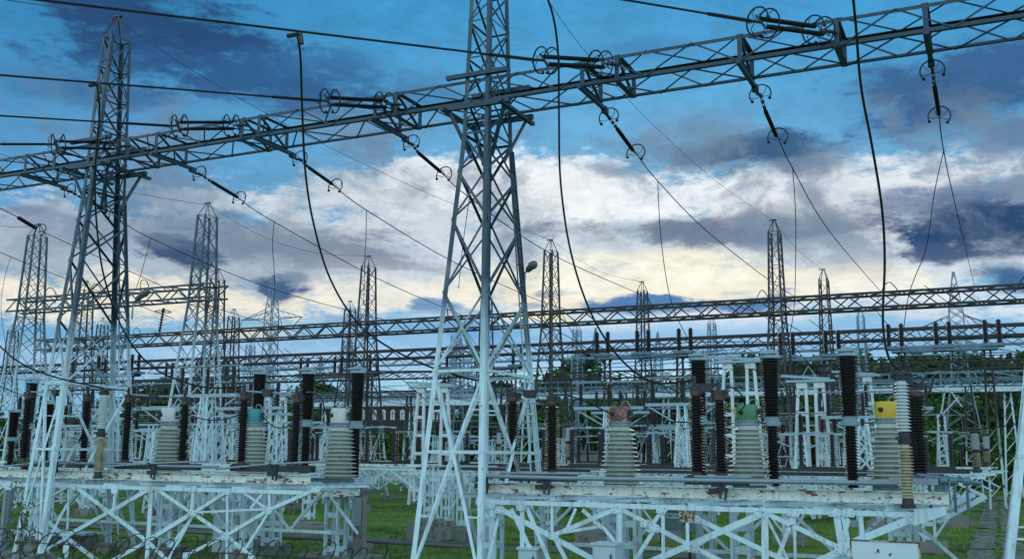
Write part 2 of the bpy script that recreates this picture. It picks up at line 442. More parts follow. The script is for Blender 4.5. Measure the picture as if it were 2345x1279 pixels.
# brackets where beam sits on towers
for s, nm in ((mid, 'steel saddle clamping the beams to the tallest tower'), (lft, 'steel saddle clamping the beams to the second tall tower')):
    b = MB()
    b.box((s, T0-.10, Z0-.10), (2.1, .12, .14)); b.box((s, T1+.10, Z0-.10), (2.1, .12, .14))
    b.box((s, T0-.10, Z1+.12), (1.9, .12, .12)); b.box((s, T1+.10, Z1+.12), (1.9, .12, .12))
    for e in (-.9, .9):
        b.bar((s+e, T0-.08, Z0-.1), (s+e*.35, T0+.3, Z0-1.5), .09); b.bar((s+e, T1+.08, Z0-.1), (s+e*.35, T1-.3, Z0-1.5), .09)
        b.box((s+e, (T0+T1)/2, Z0-.20), (.12, T1-T0+.9, .10))
    b.thing('beam_saddle', M['beam'], nm, 'bracket', 'beam saddles')

# ---------------------------------------------------------------- insulator profiles
def sheds(h0, h1, n, rc, rs, rc1=None, rs1=None, droop=.25):
    pr = [(rc, h0)]; p = (h1-h0)/n
    for k in range(n):
        u = k/max(1, n-1); a = rc if rc1 is None else lerp(rc, rc1, u); q = rs if rs1 is None else lerp(rs, rs1, u)
        z = h0+k*p
        pr += [(a, z+p*.12), (q, z+p*(.38-droop)), (q, z+p*(.48-droop)), (a+(q-a)*.35, z+p*.60), (a, z+p*.88)]
    pr.append((rc1 or rc, h1)); return pr
def ring(mb, c, ax, r, tr, a0, a1, spokes=True, n=18, ph=0):
    ax = Vector(ax).normalized(); ref = Vector((0, 0, 1)) if abs(ax.z) < .8 else Vector((1, 0, 0))
    x = ax.cross(ref).normalized(); y = ax.cross(x).normalized(); pts = []
    for k in range(n+1):
        a = lerp(a0, a1, k/n)+ph; pts.append(Vector(c)+x*r*math.cos(a)+y*r*math.sin(a))
    mb.tube(pts, tr, 6)
    for e in (pts[0], pts[-1]): mb.lathe([(.004, -.05), (.045, -.02), (.045, .02), (.004, .05)], e, 6, (0, 0, 1))
    if spokes:
        for k in (2, n//3, 2*n//3, n-2):
            p = pts[k]; q = Vector(c)+ax*.10+(p-Vector(c))*.1; m_ = (p+q)/2+ax*.10
            mb.tube([p, m_, q], tr*.5, 4)

# line-side double strings + conductors
DL = ray(4300, 490).normalized()
UPL = ['leftmost twin dark strain insulator above the beam by the left frame edge', 'twin dark strain insulator above the beam right of the second tower', 'twin dark strain insulator above the beam left of the tallest tower', 'twin dark strain insulator just right of the tallest tower', 'twin dark strain insulator at the upper right of the picture']
CL = ['lowest of the line conductors coming in from the left edge', 'line conductor passing across the second tower below its longer neighbour', 'line conductor ending left of the tallest tower', 'thick line conductor crossing the whole upper left and the tallest tower', 'line conductor entering at the top edge on the right']
upx = [((105, 330), (300, 335)), ((385, 288), (570, 287)), ((727, 230), (920, 240)), ((1222, 137), (1415, 148)), ((1718, 48), (1915, 75))]
wl = [(0, 330), (0, 265), (0, 172), (90, 0), (1430, 0)]
TJ = {}
for k, ((o_, i_), lab, cl, w0) in enumerate(zip(upx, UPL, CL, wl)):
    A = onT(i_[0], i_[1], T0-.05)
    # live end: same direction for all phases, away to the upper left and towards the fence
    B = None
    best = 1e9
    for q in range(-40, 41):
        yy = math.radians(58-25.44+q*.5)
        for L_ in (2.2, 2.5, 2.8, 3.1):
            pass
    kA = T0/ray(*i_).y
    # depth of the live end from a 30 degree bearing off the beam normal
    dirh = Vector((-math.sin(math.radians(32)), -math.cos(math.radians(32)), 0))
    r = ray(*o_)
    # intersect image ray of the live end with the vertical plane through A along dirh
    nrm = Vector((-dirh.y, dirh.x, 0)); kk = nrm.dot(A-CAM)/nrm.dot(r); B = CAM+r*kk
    d = (B-A).normalized(); Ln = (B-A).length
    root = empty('strain_insulator', A, lab, 'insulator', 'line side strain insulators')
    side = d.cross(Vector((0, 0, 1))).normalized(); up_ = side.cross(d).normalized()
    for e in (-1, 1):
        off = up_*(.13*e)+side*(.10*e); s_ = MB()
        p0 = A+d*(Ln*.20)+off; L2 = Ln*.66
        if k < 3:
            s_.lathe([(.03, 0)]+sheds(.05, L2-.05, 34, .028, .062)+[(.03, L2)], p0, 8, d)
        else:
            s_.lathe([(.03, 0), (.052, .03), (.056, .1), (.056, L2-.1), (.052, L2-.03), (.03, L2)], p0, 10, d)
        s_.build('insulator_rod', M['polymer'], root, True)
    h = MB()
    h.tube([A, A+d*Ln*.13], .03, 6); h.bar(A+d*Ln*.15-up_*.17-side*.12, A+d*Ln*.15+up_*.17+side*.12, .05, .02)
    h.bar(A+d*Ln*.13, A+d*Ln*.2, .05)
    h2 = MB(); h2.tube([A+d*Ln*.87, B], .035, 6); h2.bar(A+d*Ln*.88-up_*.2-side*.12, A+d*Ln*.88+up_*.2+side*.12, .1, .03); h2.build('end_fittings', M['dark'], root)
    for q in range(3): h.lathe([(.02, 0), (.06, .03), (.06, .06), (.02, .09)], A+d*(Ln*(.02+.045*q)), 6, d)
    h.build('fittings', M['dark'], root)
    for f0, ph in ((.16, .6), (.28, 2.9), (.80, .6), (.92, 2.9)):
        rg = MB(); ring(rg, A+d*Ln*f0, d, .33, .020, .2, 5.0, ph=ph); rg.build('grading_ring', M['wire'], root, True)
    # conductor
    r0 = ray(*w0); k0 = nrm.dot(A-CAM)/nrm.dot(r0); Wp = CAM+r0*k0
    w = MB(); dd = (Wp-B).normalized()
    far = B+dd*70; pts = []
    for q in range(25):
        u = q/24; p = B.lerp(far, u); pts.append(p)
    w.tube(pts, .026 if k != 4 else .024, 6)
    w.tube([B, B+dd*1.3], .042, 6)
    w.thing('line_conductor', M['wire'], cl, 'cable', 'line conductors', origin=tuple(B))
    TJ[k] = (B, dd, nrm, A)

def wire(pts, r, label, group, name='conductor', n=6, mat='wire', sub=6):
    # Catmull-Rom through the points
    P_ = [Vector(p) for p in pts]; out = []
    for i in range(len(P_)-1):
        p0 = P_[max(i-1, 0)]; p1 = P_[i]; p2 = P_[i+1]; p3 = P_[min(i+2, len(P_)-1)]
        for q in range(sub):
            t = q/sub
            out.append(.5*((2*p1)+(p2-p0)*t+(2*p0-5*p1+4*p2-p3)*t*t+(3*p1-p0-3*p2+p3)*t**3))
    out.append(P_[-1]); b = MB(); b.tube(out, r, n)
    return b.thing(name, M[mat], label, 'cable', group, origin=tuple(P_[0]), smooth=True)

# bus-side single strings going away from the beam, with their conductors and T drops
low = [  # s, anchor, ring1, rod start, rod end, ring2, conductor pixels, drop pixels
    (-30.86, (130, 420), (160, 437), (185, 452), (246, 482), (262, 490), [(345, 545), (620, 660), (900, 737)], [(345, 545), (325, 620), (310, 665)]),
    (-24.66, (425, 372), (457, 398), (483, 415), (545, 452), (548, 455), [(628, 508), (870, 640), (1060, 722)], [(628, 508), (624, 560), (628, 625), (627, 700)]),
    (-20.38, (655, 342), (687, 364), (705, 382), (762, 422), (768, 427), [(839, 481), (1040, 600), (1240, 690), (1330, 715)], [(839, 481), (838, 540), (835, 600), (833, 700)]),
    (-16.06, (915, 303), (942, 328), (958, 350), (1010, 394), (1017, 400), [(1075, 452), (1260, 580), (1470, 675)], [(1075, 452), (1060, 560), (1050, 660)]),
    (-9.48, (1375, 237), (1394, 268), (1412, 293), (1450, 345), (1456, 350), [(1506, 414), (1620, 530), (1760, 640), (1830, 685)], [(1506, 414), (1515, 560), (1540, 700), (1590, 800)]),
    (-5.24, (1722, 182), (1741, 216), (1752, 252), (1778, 312), (1781, 314), [(1815, 385), (1900, 530), (2015, 665)], [(1815, 385), (1822, 500), (1820, 680), (1810, 760)]),
    (-.9, (2130, 122), (2135, 162), (2140, 197), (2150, 262), (2151, 266), [(2161, 345), (2190, 480), (2232, 655)], [(2161, 345), (2140, 440), (2120, 570), (2080, 680), (2062, 830)]),
]
LL = ['leftmost string insulator under the beam near the second tower', 'string insulator under the beam just right of the second tower', 'string insulator under the beam midway between the two towers', 'string insulator under the beam just left of the tallest tower', 'string insulator under the beam first right of the tallest tower', 'string insulator under the beam second right of the tallest tower', 'rightmost string insulator hanging steeply under the beam']
LS = ['leftmost string under the beam', 'first string right of the second tower', 'string midway between the two towers', 'string just left of the tallest tower', 'first string right of the tallest tower', 'second string right of the tallest tower', 'rightmost steep string under the beam']
for (s, an, r1, ra, rb, r2, cw, dw), lab, ls in zip(low, LL, LS):
    A = Vector((s, T1+.25, Z0-.12))
    h0 = MB(); h0.box((s, (T0+T1)/2+.12, Z0-.09), (.11, T1-T0+.7, .10)); h0.box((s, T1+.35, Z0-.13), (.16, .2, .16))
    h0.thing('hanger_beam', M['beam'], 'dark channel bracket holding the '+ls, 'bracket', 'string hanger brackets')
    def q(p): return onS(p[0], p[1], s)
    E0 = Vector((s, T1+.45, Z0-.2)); P1, PA, PB, P2 = q(r1), q(ra), q(rb), q(r2)
    root = empty('string_insulator', E0, lab, 'insulator', 'bus side string insulators')
    d = (PB-E0).normalized(); d1 = (P1-E0).normalized()
    h = MB(); h.tube([E0, P1], .028, 5); h.tube([P1+Vector((.03, 0, 0)), PA+Vector((.03, 0, 0))], .012, 4); h.tube([P1-Vector((.03, 0, 0)), PA-Vector((.03, 0, 0))], .012, 4)
    for u in (.1, .45, .8): h.lathe([(.02, 0), (.055, .02), (.055, .05), (.02, .07)], P1.lerp(PA, u), 6, d)
    for u in (.2, .7): h.lathe([(.02, 0), (.05, .03), (.05, .08), (.02, .1)], E0.lerp(P1, u), 6, d)
    h.build('fittings', M['dark'], root); h = MB(); h.tube([PB, P2], .03, 5); h.build('end_fitting', M['dark'], root)
    rd = MB(); Lr = (PB-PA).length; rd.lathe([(.03, 0), (.055, .04), (.06, .1), (.06, Lr-.08), (.052, Lr-.02), (.03, Lr)], PA, 10, PB-PA); rd.build('insulator_rod', M['polymer'], root, True)
    for pc, ph in ((P1, 1.2), (P2, 1.5)):
        rg = MB(); ring(rg, pc, d, .29, .018, .0, 4.4, ph=ph+1.2); rg.build('grading_ring', M['wire'], root, True)
    C_ = [P2]+[q(p) for p in cw]
    wire(C_, .017, 'sagging conductor running away from the '+ls, 'bus conductors', n=5)
    Tt = q(dw[0]); kt = depth(Tt); pts = [Tt]
    for i, p in enumerate(dw[1:]):
        pts.append(onD(p[0], p[1], kt+(4.0)*(i+1)/(len(dw)-1)))
    wire(pts, .014, 'slack dropper on the conductor of the '+ls, 'droppers under the bus conductors', n=5)
# two strings partly beyond the left edge
P_ = [onS(0, 478, -36.5), onS(40, 497, -36.5), onS(92, 528, -36.5)]
root = empty('string_insulator', P_[0], 'string insulator with ring entering at the left frame edge', 'insulator', 'bus side string insulators')
rd = MB(); rd.lathe([(.03, 0), (.08, .05), (.08, (P_[2]-P_[1]).length*.8), (.03, (P_[2]-P_[1]).length*.85)], P_[1], 10, P_[2]-P_[1]); rd.build('insulator_rod', M['polymer'], root, True)
rg = MB(); ring(rg, P_[2], P_[2]-P_[1], .32, .02, 0, 4.4, ph=2.7); rg.tube([P_[0]-(P_[2]-P_[0])*.8, P_[1]], .02, 5); rg.build('grading_ring', M['wire'], root, True)
wire([P_[2]]+[onS(*p, -36.5) for p in ((300, 622), (480, 700), (700, 765))], .017, 'sagging conductor passing behind the second tower from the left edge', 'bus conductors', n=5)
wire([onS(*p, -42) for p in ((-60, 550), (25, 588), (170, 645), (400, 730))], .017, 'lowest sagging conductor starting at the left frame edge', 'bus conductors', n=5)
wire([onT(25, 588, 40), onT(10, 640, 41), onT(3, 720, 42), onT(25, 860, 43)], .014, 'slack dropper at the very left frame edge', 'droppers under the bus conductors', n=5)

# heavy droppers from the line conductors down to the equipment
def dropper(k, start, pix, endd, label, r=.026):
    B, dd, nrm, A = TJ[k]
    rr = ray(*start); kk = nrm.dot(A-CAM)/nrm.dot(rr); S = CAM+rr*kk
    return S, kk
def heavy(S, pix, endp, label, r=.026):
    k0 = depth(S); k1 = depth(endp); pts = [S]; n = len(pix)
    for i, p in enumerate(pix): pts.append(onD(p[0], p[1], lerp(k0, k1, min(1, (i+1)/(n*.75)))))
    pts.append(endp); wire(pts, r, label, 'heavy line droppers', name='dropper_cable', n=8)
    c = MB(); c.tube([S-Vector((.25, 0, .0)), S+Vector((.1, 0, -.02)), S+Vector((.14, 0, -.25))], .05, 6)
    c.thing('cable_clamp', M['dark'], 'T clamp on top of the '+(' '.join(label.split()[:10]) if len(label.split()) > 10 else label), 'clamp', 'conductor T clamps')

# ---------------------------------------------------------------- near equipment
TD = 25.2    # disconnector row
def place(px, py, t): return onT(px, py, t)
def px2m(n, p): return n*depth(p)/F

def post_part(root, c, h, rc, rs, n, mat='brown', capm='rustcap', seg=20, name='post_insulator'):
    i = MB(); i.lathe([(rc, .06)]+sheds(.08, h-.14, n, rc, rs, droop=.12)+[(rc, h-.12)], c, seg); o = i.build(name, M[mat], root, True)
    k = MB(); k.lathe([(rc*1.35, 0), (rc*1.35, .06), (rc, .08)], c, 14); k.build('flange', M[capm], o, False); k = MB(); k.lathe([(rc, h-.14), (rc*1.4, h-.12), (rc*1.4, h), (rc*.7, h+.01)], c, 14); k.build('flange', M[capm], o, False)
    return o
def disconnector(pa, pb, topa, topb, zch, label, cab=True):
    """pa, pb: bases of the two posts; topa/topb: z of their tops"""
    root = empty('disconnector', (pa+pb)/2-Vector((0, 0, .2)), label, 'disconnector', 'near disconnectors')
    for p, tz in ((pa, topa), (pb, topb)):
        post_part(root, p, tz-p.z, .095, .21, 25)
    f = MB(); z = min(pa.z, pb.z)-.10
    f.box(((pa.x+pb.x)/2+.2, pa.y-.1, z-.04), (abs(pb.x-pa.x)+1.0, .10, .20)); f.box(((pa.x+pb.x)/2+.2, pa.y+.16, z-.04), (abs(pb.x-pa.x)+.9, .08, .20)); f.box((pa.x, pa.y, z+.04), (.42, .36, .12)); f.box((pb.x, pb.y, z+.04), (.34, .34, .12))
    for e in (-.16, .16):
        f.lathe([(.05, 0), (.05, .08)], (pa.x+e, pa.y-.2, z-.03), 8, (0, -1, 0))
    f.build('base_frame', M['dark'], root)
    a = MB(); A = Vector((pa.x, pa.y, topa+.12)); B = Vector((pb.x, pb.y, topb+.12))
    a.tube([A+Vector((.1, 0, 0)), B-Vector((.05, 0, 0))], .032, 8); a.build('current_arm', M['galv'], root, True)
    j = MB(); m_ = A.lerp(B, .45)
    j.box(m_, (.34, .16, .12)); j.box(m_+Vector((0, 0, .09)), (.5, .12, .04)); j.box(m_-Vector((0, 0, .08)), (.24, .2, .05)); j.build('contact_jaw', M['dark'], root)
    for p, tz in ((A, topa), (B, topb)):
        t_ = MB(); t_.box((p.x, p.y, tz+.07), (.24, .2, .12)); t_.box((p.x+.14, p.y, tz+.02), (.16, .14, .18)); t_.lathe([(.05, 0), (.05, .2), (.03, .26)], (p.x-.03, p.y, tz+.12), 8); t_.build('terminal', M['dark'], root)
    return root
ZC = {}
# (px_a, base_y, top_y) pairs per disconnector
dis = [((52, 1052, 905), (190, 1052, 922), 'brown two-post disconnector at the left frame edge'),
       ((285, 1056, 912), (416, 1058, 922), 'brown two-post disconnector just left of the white capped transformer'),
       ((552, 1060, 905), (674, 1060, 922), 'brown two-post disconnector in front of the teal capped transformer'),
       ((1173, 1079, 908), (1264, 1077, 918), 'brown two-post disconnector just right of the tallest tower'),
       ((1597, 1086, 894), (1652, 1083, 914), 'brown two-post disconnector left of the green capped transformer')]
DT = {}
for i, ((xa, ba, ta), (xb, bb, tb), lab) in enumerate(dis):
    pa = onT(xa, ba, TD); ta_ = onT(xa, ta, TD).z; pb = onT(xb, bb, TD); tb_ = onT(xb, tb, TD).z
    pb.z = pa.z
    DT[i] = (Vector((pa.x, pa.y, ta_)), Vector((pb.x, pb.y, tb_)))
    disconnector(pa, pb, ta_, max(tb_, ta_-.12), 0, lab)
# rightmost disconnector, seen nearly end on: posts one behind the other
pa = onT(2087, 1090, 24.4); pb = onT(2108, 1088, 25.6)
root = empty('disconnector', pa-Vector((0, 0, .2)), 'brown disconnector behind the grey arrester at the right end of the platform', 'disconnector', 'near disconnectors')
post_part(root, pa, onT(2087, 885, 24.4).z-pa.z, .08, .165, 25); post_part(root, pb, onT(2108, 895, 25.6).z-pb.z, .11, .22, 25)
f = MB(); f.box(((pa.x+pb.x)/2, 25, pa.z-.10), (1.0, 1.8, .14)); f.build('base_frame', M['galv'], root)
f = MB(); tz = onT(2108, 890, 25.6).z; f.box((pb.x, pb.y, tz+.06), (.4, .3, .16)); f.box((pa.x, pa.y, tz+.1), (.3, .3, .2)); f.tube([(pa.x, pa.y, tz+.18), (pb.x, pb.y, tz+.14)], .04, 8); f.tube([(pb.x+.1, pb.y, tz+.1), (pb.x+.3, pb.y, tz+.35), (pb.x+.42, pb.y, tz+.3), (pb.x+.3, pb.y, tz-.1)], .03, 6); f.build('terminal', M['dark'], root)
f = MB()
for dx, dz in ((.25, .1), (.55, .05), (.75, 0), (1.0, .05)):
    f.tube([(pb.x+dx, 24.5, pa.z-.75+dz*.2), (pb.x+dx, 24.4, pa.z-.15), (pb.x+dx-.15, 24.6, pa.z+.02)], .035, 6)
    f.lathe([(.09, -.08), (.09, .08)], (pb.x+dx, 24.4, pa.z-.08), 10, (1, 0, 0))
f.tube([(pb.x-.1, 24.4, pa.z+.05), (pb.x+1.3, 24.4, pa.z-.12)], .045, 8); f.box((pb.x+.5, 24.5, pa.z-.35), (.3, .2, .5)); f.build('drive_linkage', M['slate'], root)
DR = pb+Vector((0, 0, 0))

def ct(px, ybase, ytop, t, capm, label, lead=True):
    p = onT(px, ybase, t); H = onT(px, ytop, t).z-p.z; k = H/2.28
    root = empty('current_transformer', p, label, 'transformer', 'current transformers')
    b = MB(); b.lathe([(.40*k, -.05), (.40*k, 0), (.42*k, .0)]+sheds(.02, 1.66*k, 13, .42*k, .64*k, .28*k, .44*k, .10)+[(.27*k, 1.70*k)], p, 36); b.build('porcelain', M['grey'], root, True)
    f = MB(); f.lathe([(.27*k, 1.70*k), (.34*k, 1.71*k), (.34*k, 1.74*k), (.30*k, 1.745*k), (.30*k, 1.80*k), (.34*k, 1.805*k), (.34*k, 1.83*k), (.28*k, 1.835*k)], p, 30)
    f2 = MB()
    for q in range(12):
        a = q*math.pi/6; f.lathe([(.012, 1.69*k), (.012, 1.85*k)], (p.x+.32*k*math.cos(a), p.y+.32*k*math.sin(a), p.z), 5)
    f.build('flange', M['galv'], root); f = MB()
    f.lathe([(.46*k, -.09), (.46*k, -.05), (.43*k, -.04), (.43*k, .02)], p, 30)
    for q in range(16):
        a = q*math.pi/8; f.lathe([(.018, -.1), (.018, .05)], (p.x+.45*k*math.cos(a), p.y+.45*k*math.sin(a), p.z), 5)
    f.build('flange', M['galv'], root)
    c = MB(); c.lathe([(.285*k, 1.835*k), (.29*k, 1.85*k), (.29*k, 2.26*k), (.28*k, 2.28*k), (.05, 2.29*k)], p, 32); hd = c.build('head_tank', M[capm], root, True)
    tz = p.z+2.06*k; tb = MB()
    v = Vector((math.sin(math.radians(-25)), -math.cos(math.radians(-25)), 0))
    tb.lathe([(.07*k, 0), (.07*k, .03), (.035*k, .05), (.035*k, .12)], Vector((p.x, p.y, tz))+v*.28*k, 10, v); tb.build('side_terminal', M['dark'], hd); tb = MB(); tb.box((p.x-.32*k, p.y-.02, tz), (.03, .08, .3*k)); tb.build('level_gauge', M['capyellow'], hd); tb = MB(); tb.lathe([(.06, 0), (.06, .14), (.03, .18)], (p.x+.36*k, p.y-.05, tz-.06), 8); tb.box((p.x+.37*k, p.y-.05, tz-.12), (.09, .08, .06)); tb.build('spark_gap', M['dark'], hd)
    w = MB(); w.tube([(p.x+.05, p.y-.05, p.z+2.28*k), (p.x+.12, p.y-.08, p.z+2.42*k), (p.x+.28, p.y-.1, p.z+2.42*k), (p.x+.38*k, p.y-.05, tz+.12)], .02, 6); w.build('earth_lead', M['galv'], hd, True)
    return root, Vector((p.x, p.y, tz))+v*.40*k, p
TC = 28.8
cts = [(380, 1060, 934, 'capwhite', 'grey ribbed current transformer with white cap between two brown posts on the left'),
       (577, 1062, 936, 'capteal', 'grey ribbed current transformer with teal cap'),
       (773, 1102, 935, 'capwhite', 'grey ribbed current transformer with white cap alone on its own stand'),
       (1421, 1110, 930, 'capred', 'grey ribbed current transformer with flaking red cap'),
       (1717, 1113, 926, 'capgreen', 'grey ribbed current transformer with green cap'),
       (2040, 1115, 919, 'capyellow', 'grey ribbed current transformer with yellow cap')]
CTT = []
for px, yb, yt, cm, lab in cts:
    if px < 700: yb = yb+32          # the base hides behind the platform rail
    CTT.append(ct(px, yb, yt, TC, cm, lab))
# little arrester-like insulators: grey two tier posts in front of the platforms
def arrester(px, yb, yt, t, label, m1='grey2', rs=.16, m2='dirty'):
    p = onT(px[0], yb, t); top = onT(px[1], yt, t); H = top.z-p.z
    root = empty('surge_arrester', p, label, 'surge arrester', 'grey surge arresters')
    a = MB(); a.lathe([(rs*.62, .18)]+sheds(.18, H*.45, 17, rs*.62, rs*1.02)+[(rs*.6, H*.46)], p, 22); a.build('lower_stack', M[m2], root, True)
    a = MB(); a.lathe([(rs*.6, H*.545)]+sheds(H*.55, H*.92, 15, rs*.62, rs)+[(rs*.6, H*.93)], p, 22); a.build('upper_stack', M[m1], root, True)
    a = MB(); a.lathe([(rs*1.0, -.02), (rs*1.0, .04), (rs*.8, .05), (rs*.7, .18)], p, 12); a.build('foot', M['dark'], root)
    a = MB(); a.lathe([(rs*.6, H*.455), (rs*.85, H*.46), (rs*.9, H*.5), (rs*.75, H*.505), (rs*.75, H*.54), (rs*.6, H*.55)], p, 10); a.box((p.x-.12, p.y-.1, p.z+H*.5), (.1, .1, .07)); a.build('joint', M['dark'], root)
    a = MB(); a.lathe([(rs*.6, H*.93), (rs*1.0, H*.935), (rs*1.05, H*.965), (rs*.8, H*.97), (rs*.8, H), (.05, H+.02)], p, 10); a.box((p.x, p.y, p.z+H-.03), (.42, .2, .06)); a.build('cap', M['dark'], root)
    return p+Vector((0, 0, H))
AR1 = arrester((224, 234), 1093, 890, 23.75, 'stained grey arrester standing on the edge of the left platform')
AR2 = arrester((2080, 2058), 1160, 850, 23.2, 'tall pale grey arrester on the platform end before the yellow cap', rs=.155)

def breaker(px, yb, yt, t, label, r=.30, top=None):
    p = onT(px, yb, t); H = onT(px, yt, t).z-p.z
    root = empty('circuit_breaker_pole', p, label, 'circuit breaker', 'two-tier circuit breaker poles')
    a = MB(); a.lathe([(r*.5, 0)]+sheds(.0, H*.43, 20, r*.42, r*.72, droop=.12)+[(r*.6, H*.44)], p, 20); a.build('lower_stack', M['brown'], root, True)
    a = MB(); a.lathe([(r*.75, H*.50)]+sheds(H*.50, H*.93, 21, r*.56, r*.88, r*.70, r*1.02, .12)+[(r*.8, H*.935)], p, 24); a.build('upper_stack', M['brown'], root, True)
    a = MB(); a.lathe([(r*.6, H*.43), (r*.85, H*.435), (r*.9, H*.465), (r*.7, H*.47), (r*.78, H*.50), (r*.7, H*.505)], p, 14); a.box((p.x-.25, p.y, p.z+H*.455), (.16, .12, .08)); a.build('joint_housing', M['bluecap'], root)
    a = MB(); a.lathe([(r*.8, H*.93), (r*1.0, H*.935), (r*1.0, H*.955), (r*.93, H*.96), (r*.93, H*.985), (r*.4, H*.992), (r*.4, H), (.02, H)], p, 12); a.box((p.x, p.y-.05, p.z+H*.972), (r*1.5, r*1.9, .06)); a.build('top_housing', M['bluecap'], root)
    return p+Vector((0, 0, H))
TB = 30.8
brk = [(56, 1075, 864, 'brown two-tier breaker pole at the far left under a blue grey cap'),
       (584, 1080, 842, 'brown two-tier breaker pole behind the teal capped transformer'),
       (697, 1083, 841, 'middle brown two-tier breaker pole of the left three'),
       (812, 1092, 838, 'brown two-tier breaker pole right behind the lone white capped transformer'),
       (1605, 1100, 806, 'leftmost brown two-tier breaker pole of the right platform'),
       (1773, 1112, 800, 'brown two-tier breaker pole between the green and yellow caps, nearer the green'),
       (1954, 1116, 794, 'brown two-tier breaker pole just left of the yellow capped transformer')]
BT = [breaker(a, b_, c_, TB, l) for a, b_, c_, l in brk]
breaker(100, 1066, 915, 36, 'dark breaker pole half hidden by the second tower leg')
breaker(22, 1066, 935, 36, 'dark breaker pole low at the left frame edge')

# ---------------------------------------------------------------- platforms
def batten_column(root_or_none, cx, cy, z0, z1, w, label=None, mat='white', name='battened_column', step=.55, group=None, ft=True, d=None, extra=.09, part=False):
    d = d or w; b = MB()
    for sx in (-1, 1):
        for sy in (-1, 1):
            b.bar((cx+sx*w/2, cy+sy*d/2, z0), (cx+sx*w/2, cy+sy*d/2, z1), extra, extra)
    z = z0+.2
    while z < z1-.05:
        for sy in (-1, 1): b.box((cx, cy+sy*(d/2+.005), z), (w-extra+.002, .02, step*.30))
        for sx in (-1, 1): b.box((cx+sx*(w/2+.005), cy, z), (.02, d-extra+.002, step*.30))
        z += step
    o = b.build(name if not part else 'column', M[mat], root_or_none)
    return o
def platform(name_label, s0, s1, t0, t1, zt, truss, cols, group, slope_end=True):
    n = 0; root = empty('steel_platform', ((s0+s1)/2, t0, 0), name_label, 'platform', group)
    r = MB(); r.chan((s0, t0+.12, zt-.13), (s1, t0+.12, zt-.13), .16, .26, .02); r.build('front_rail', M['railing'], root)
    r = MB(); r.chan((s0+.2, t1, zt-.2), (s1-.2, t1, zt-.2), .12, .12, .02); r.build('rear_rail', M['slate'], root)
    # cross beams below the rails
    n = max(2, round((s1-s0)/2.6))
    for k in range(n+1):
        s = lerp(s0+.35, s1-.35, k/n); c = MB()
        c.chan((s-.9, t0-.22, zt-.335), (s+.5, t1+.3, zt-.335), .12, .135, .015)
        c.build('cross_beam', M['white'], root)
    zc = zt-.475
    for k, tt in enumerate((t0-.2, t1)):
        b = MB(); b.box(((s0+s1)/2, tt, zc), (s1-s0, .10, .11))
        if k == 0:
            for (x0, y0), (x1, y1), w in truss:
                A = onT(x0, y0, tt); B = onT(x1, y1, tt)
                if k: A.y = tt
                b.ang(A, B, w*1.2, .016, fx=1, ref=(0, 1, .001))
            seen = []; bt = MB()
            for (x0, y0), (x1, y1), w in truss:
                for (x, y) in ((x0, y0), (x1, y1)):
                    if w < .08 or y > 1279 or any(abs(x-u)+abs(y-v) < 30 for u, v in seen): continue
                    seen.append((x, y)); G_ = onT(x, y, tt)
                    o_ = -.0011*len(seen); b.prism(G_+Vector((0, -.062+o_, 0)), G_+Vector((0, -.050+o_, 0)), [(-.13, -.08), (.10, -.10), (.15, .02), (.08, .09), (-.11, .08)], ref=(0, 0, 1))
                    for dx, dz in ((-.07, -.04), (.06, -.06), (.08, .02), (-.05, .05)):
                        bt.lathe([(.011, 0), (.011, .012)], G_+Vector((dx, -.062+o_, dz)), 6, (0, -1, 0))
            bt.build('bolts', M['dark'], b.build('front_truss', M['white'], root))
        else:
            n2 = 2*n
            for q in range(n2):
                xa = lerp(s0, s1, q/n2); xb = lerp(s0, s1, (q+1)/n2)
                b.ang((xa, tt, zc if q % 2 else zc-1.3), (xb, tt, zc-1.3 if q % 2 else zc), .085, ref=(0, 1, .001))
            b.bar((s0+1, tt, zc-1.3), (s1-1, tt, zc-1.3), .09)
            b.build('rear_truss', M['white'], root)
    b = MB()
    for k in range(n):                       # flat wind bracing seen from below
        xa = lerp(s0, s1, k/n); xb = lerp(s0, s1, (k+1)/n)
        b.ang((xa, t0-.2, zc+.06), (xb, t1, zc+.06), .07); b.ang((xb, t0-.2, zc+.0), (xa, t1, zc+.0), .07)
    b.build('wind_bracing', M['white'], root)
    for cx, cy in cols:
        batten_column(root, cx, cy, .35, zc-.06, .42, part=True)
        f = MB(); f.box((cx, cy, .15), (.95, .95, .42)); f.build('footing', M['concrete'], root)
    return root
trL = [((0, 1103), (73, 1162), .11), ((73, 1162), (153, 1231), .11), ((153, 1231), (232, 1290), .11), ((73, 1160), (104, 1230), .09), ((104, 1230), (114, 1290), .11), ((76, 1160), (160, 1112), .06),
       ((153, 1228), (345, 1120), .10), ((158, 1112), (153, 1232), .07), ((153, 1232), (150, 1290), .07), ((172, 1113), (337, 1238), .10), ((337, 1238), (392, 1290), .10), ((347, 1116), (336, 1290), .13),
       ((337, 1240), (445, 1174), .11), ((337, 1238), (240, 1290), .09), ((355, 1117), (443, 1177), .09), ((112, 1255), (150, 1234), .07), ((-40, 1140), (25, 1105), .08), ((440, 1176), (445, 1118), .09),
       ((443, 1176), (524, 1124), .09), ((446, 1178), (520, 1228), .09), ((520, 1228), (580, 1275), .08), ((430, 1270), (520, 1226), .08), ((520, 1226), (617, 1168), .09), ((617, 1168), (728, 1119), .09),
       ((617, 1168), (557, 1262), .07), ((521, 1120), (519, 1285), .07), ((617, 1120), (616, 1168), .07), ((552, 1124), (614, 1166), .06), ((606, 1122), (574, 1162), .06), ((446, 1173), (616, 1165), .05),
       ((443, 1178), (390, 1250), .07), ((340, 1118), (260, 1170), .06), ((443, 1176), (380, 1290), .08)]
PL = onT(-60, 1073, 24.0); 
ZTL = onT(300, 1079, 24.12).z; ZTR = onT(1500, 1112, 24.12).z
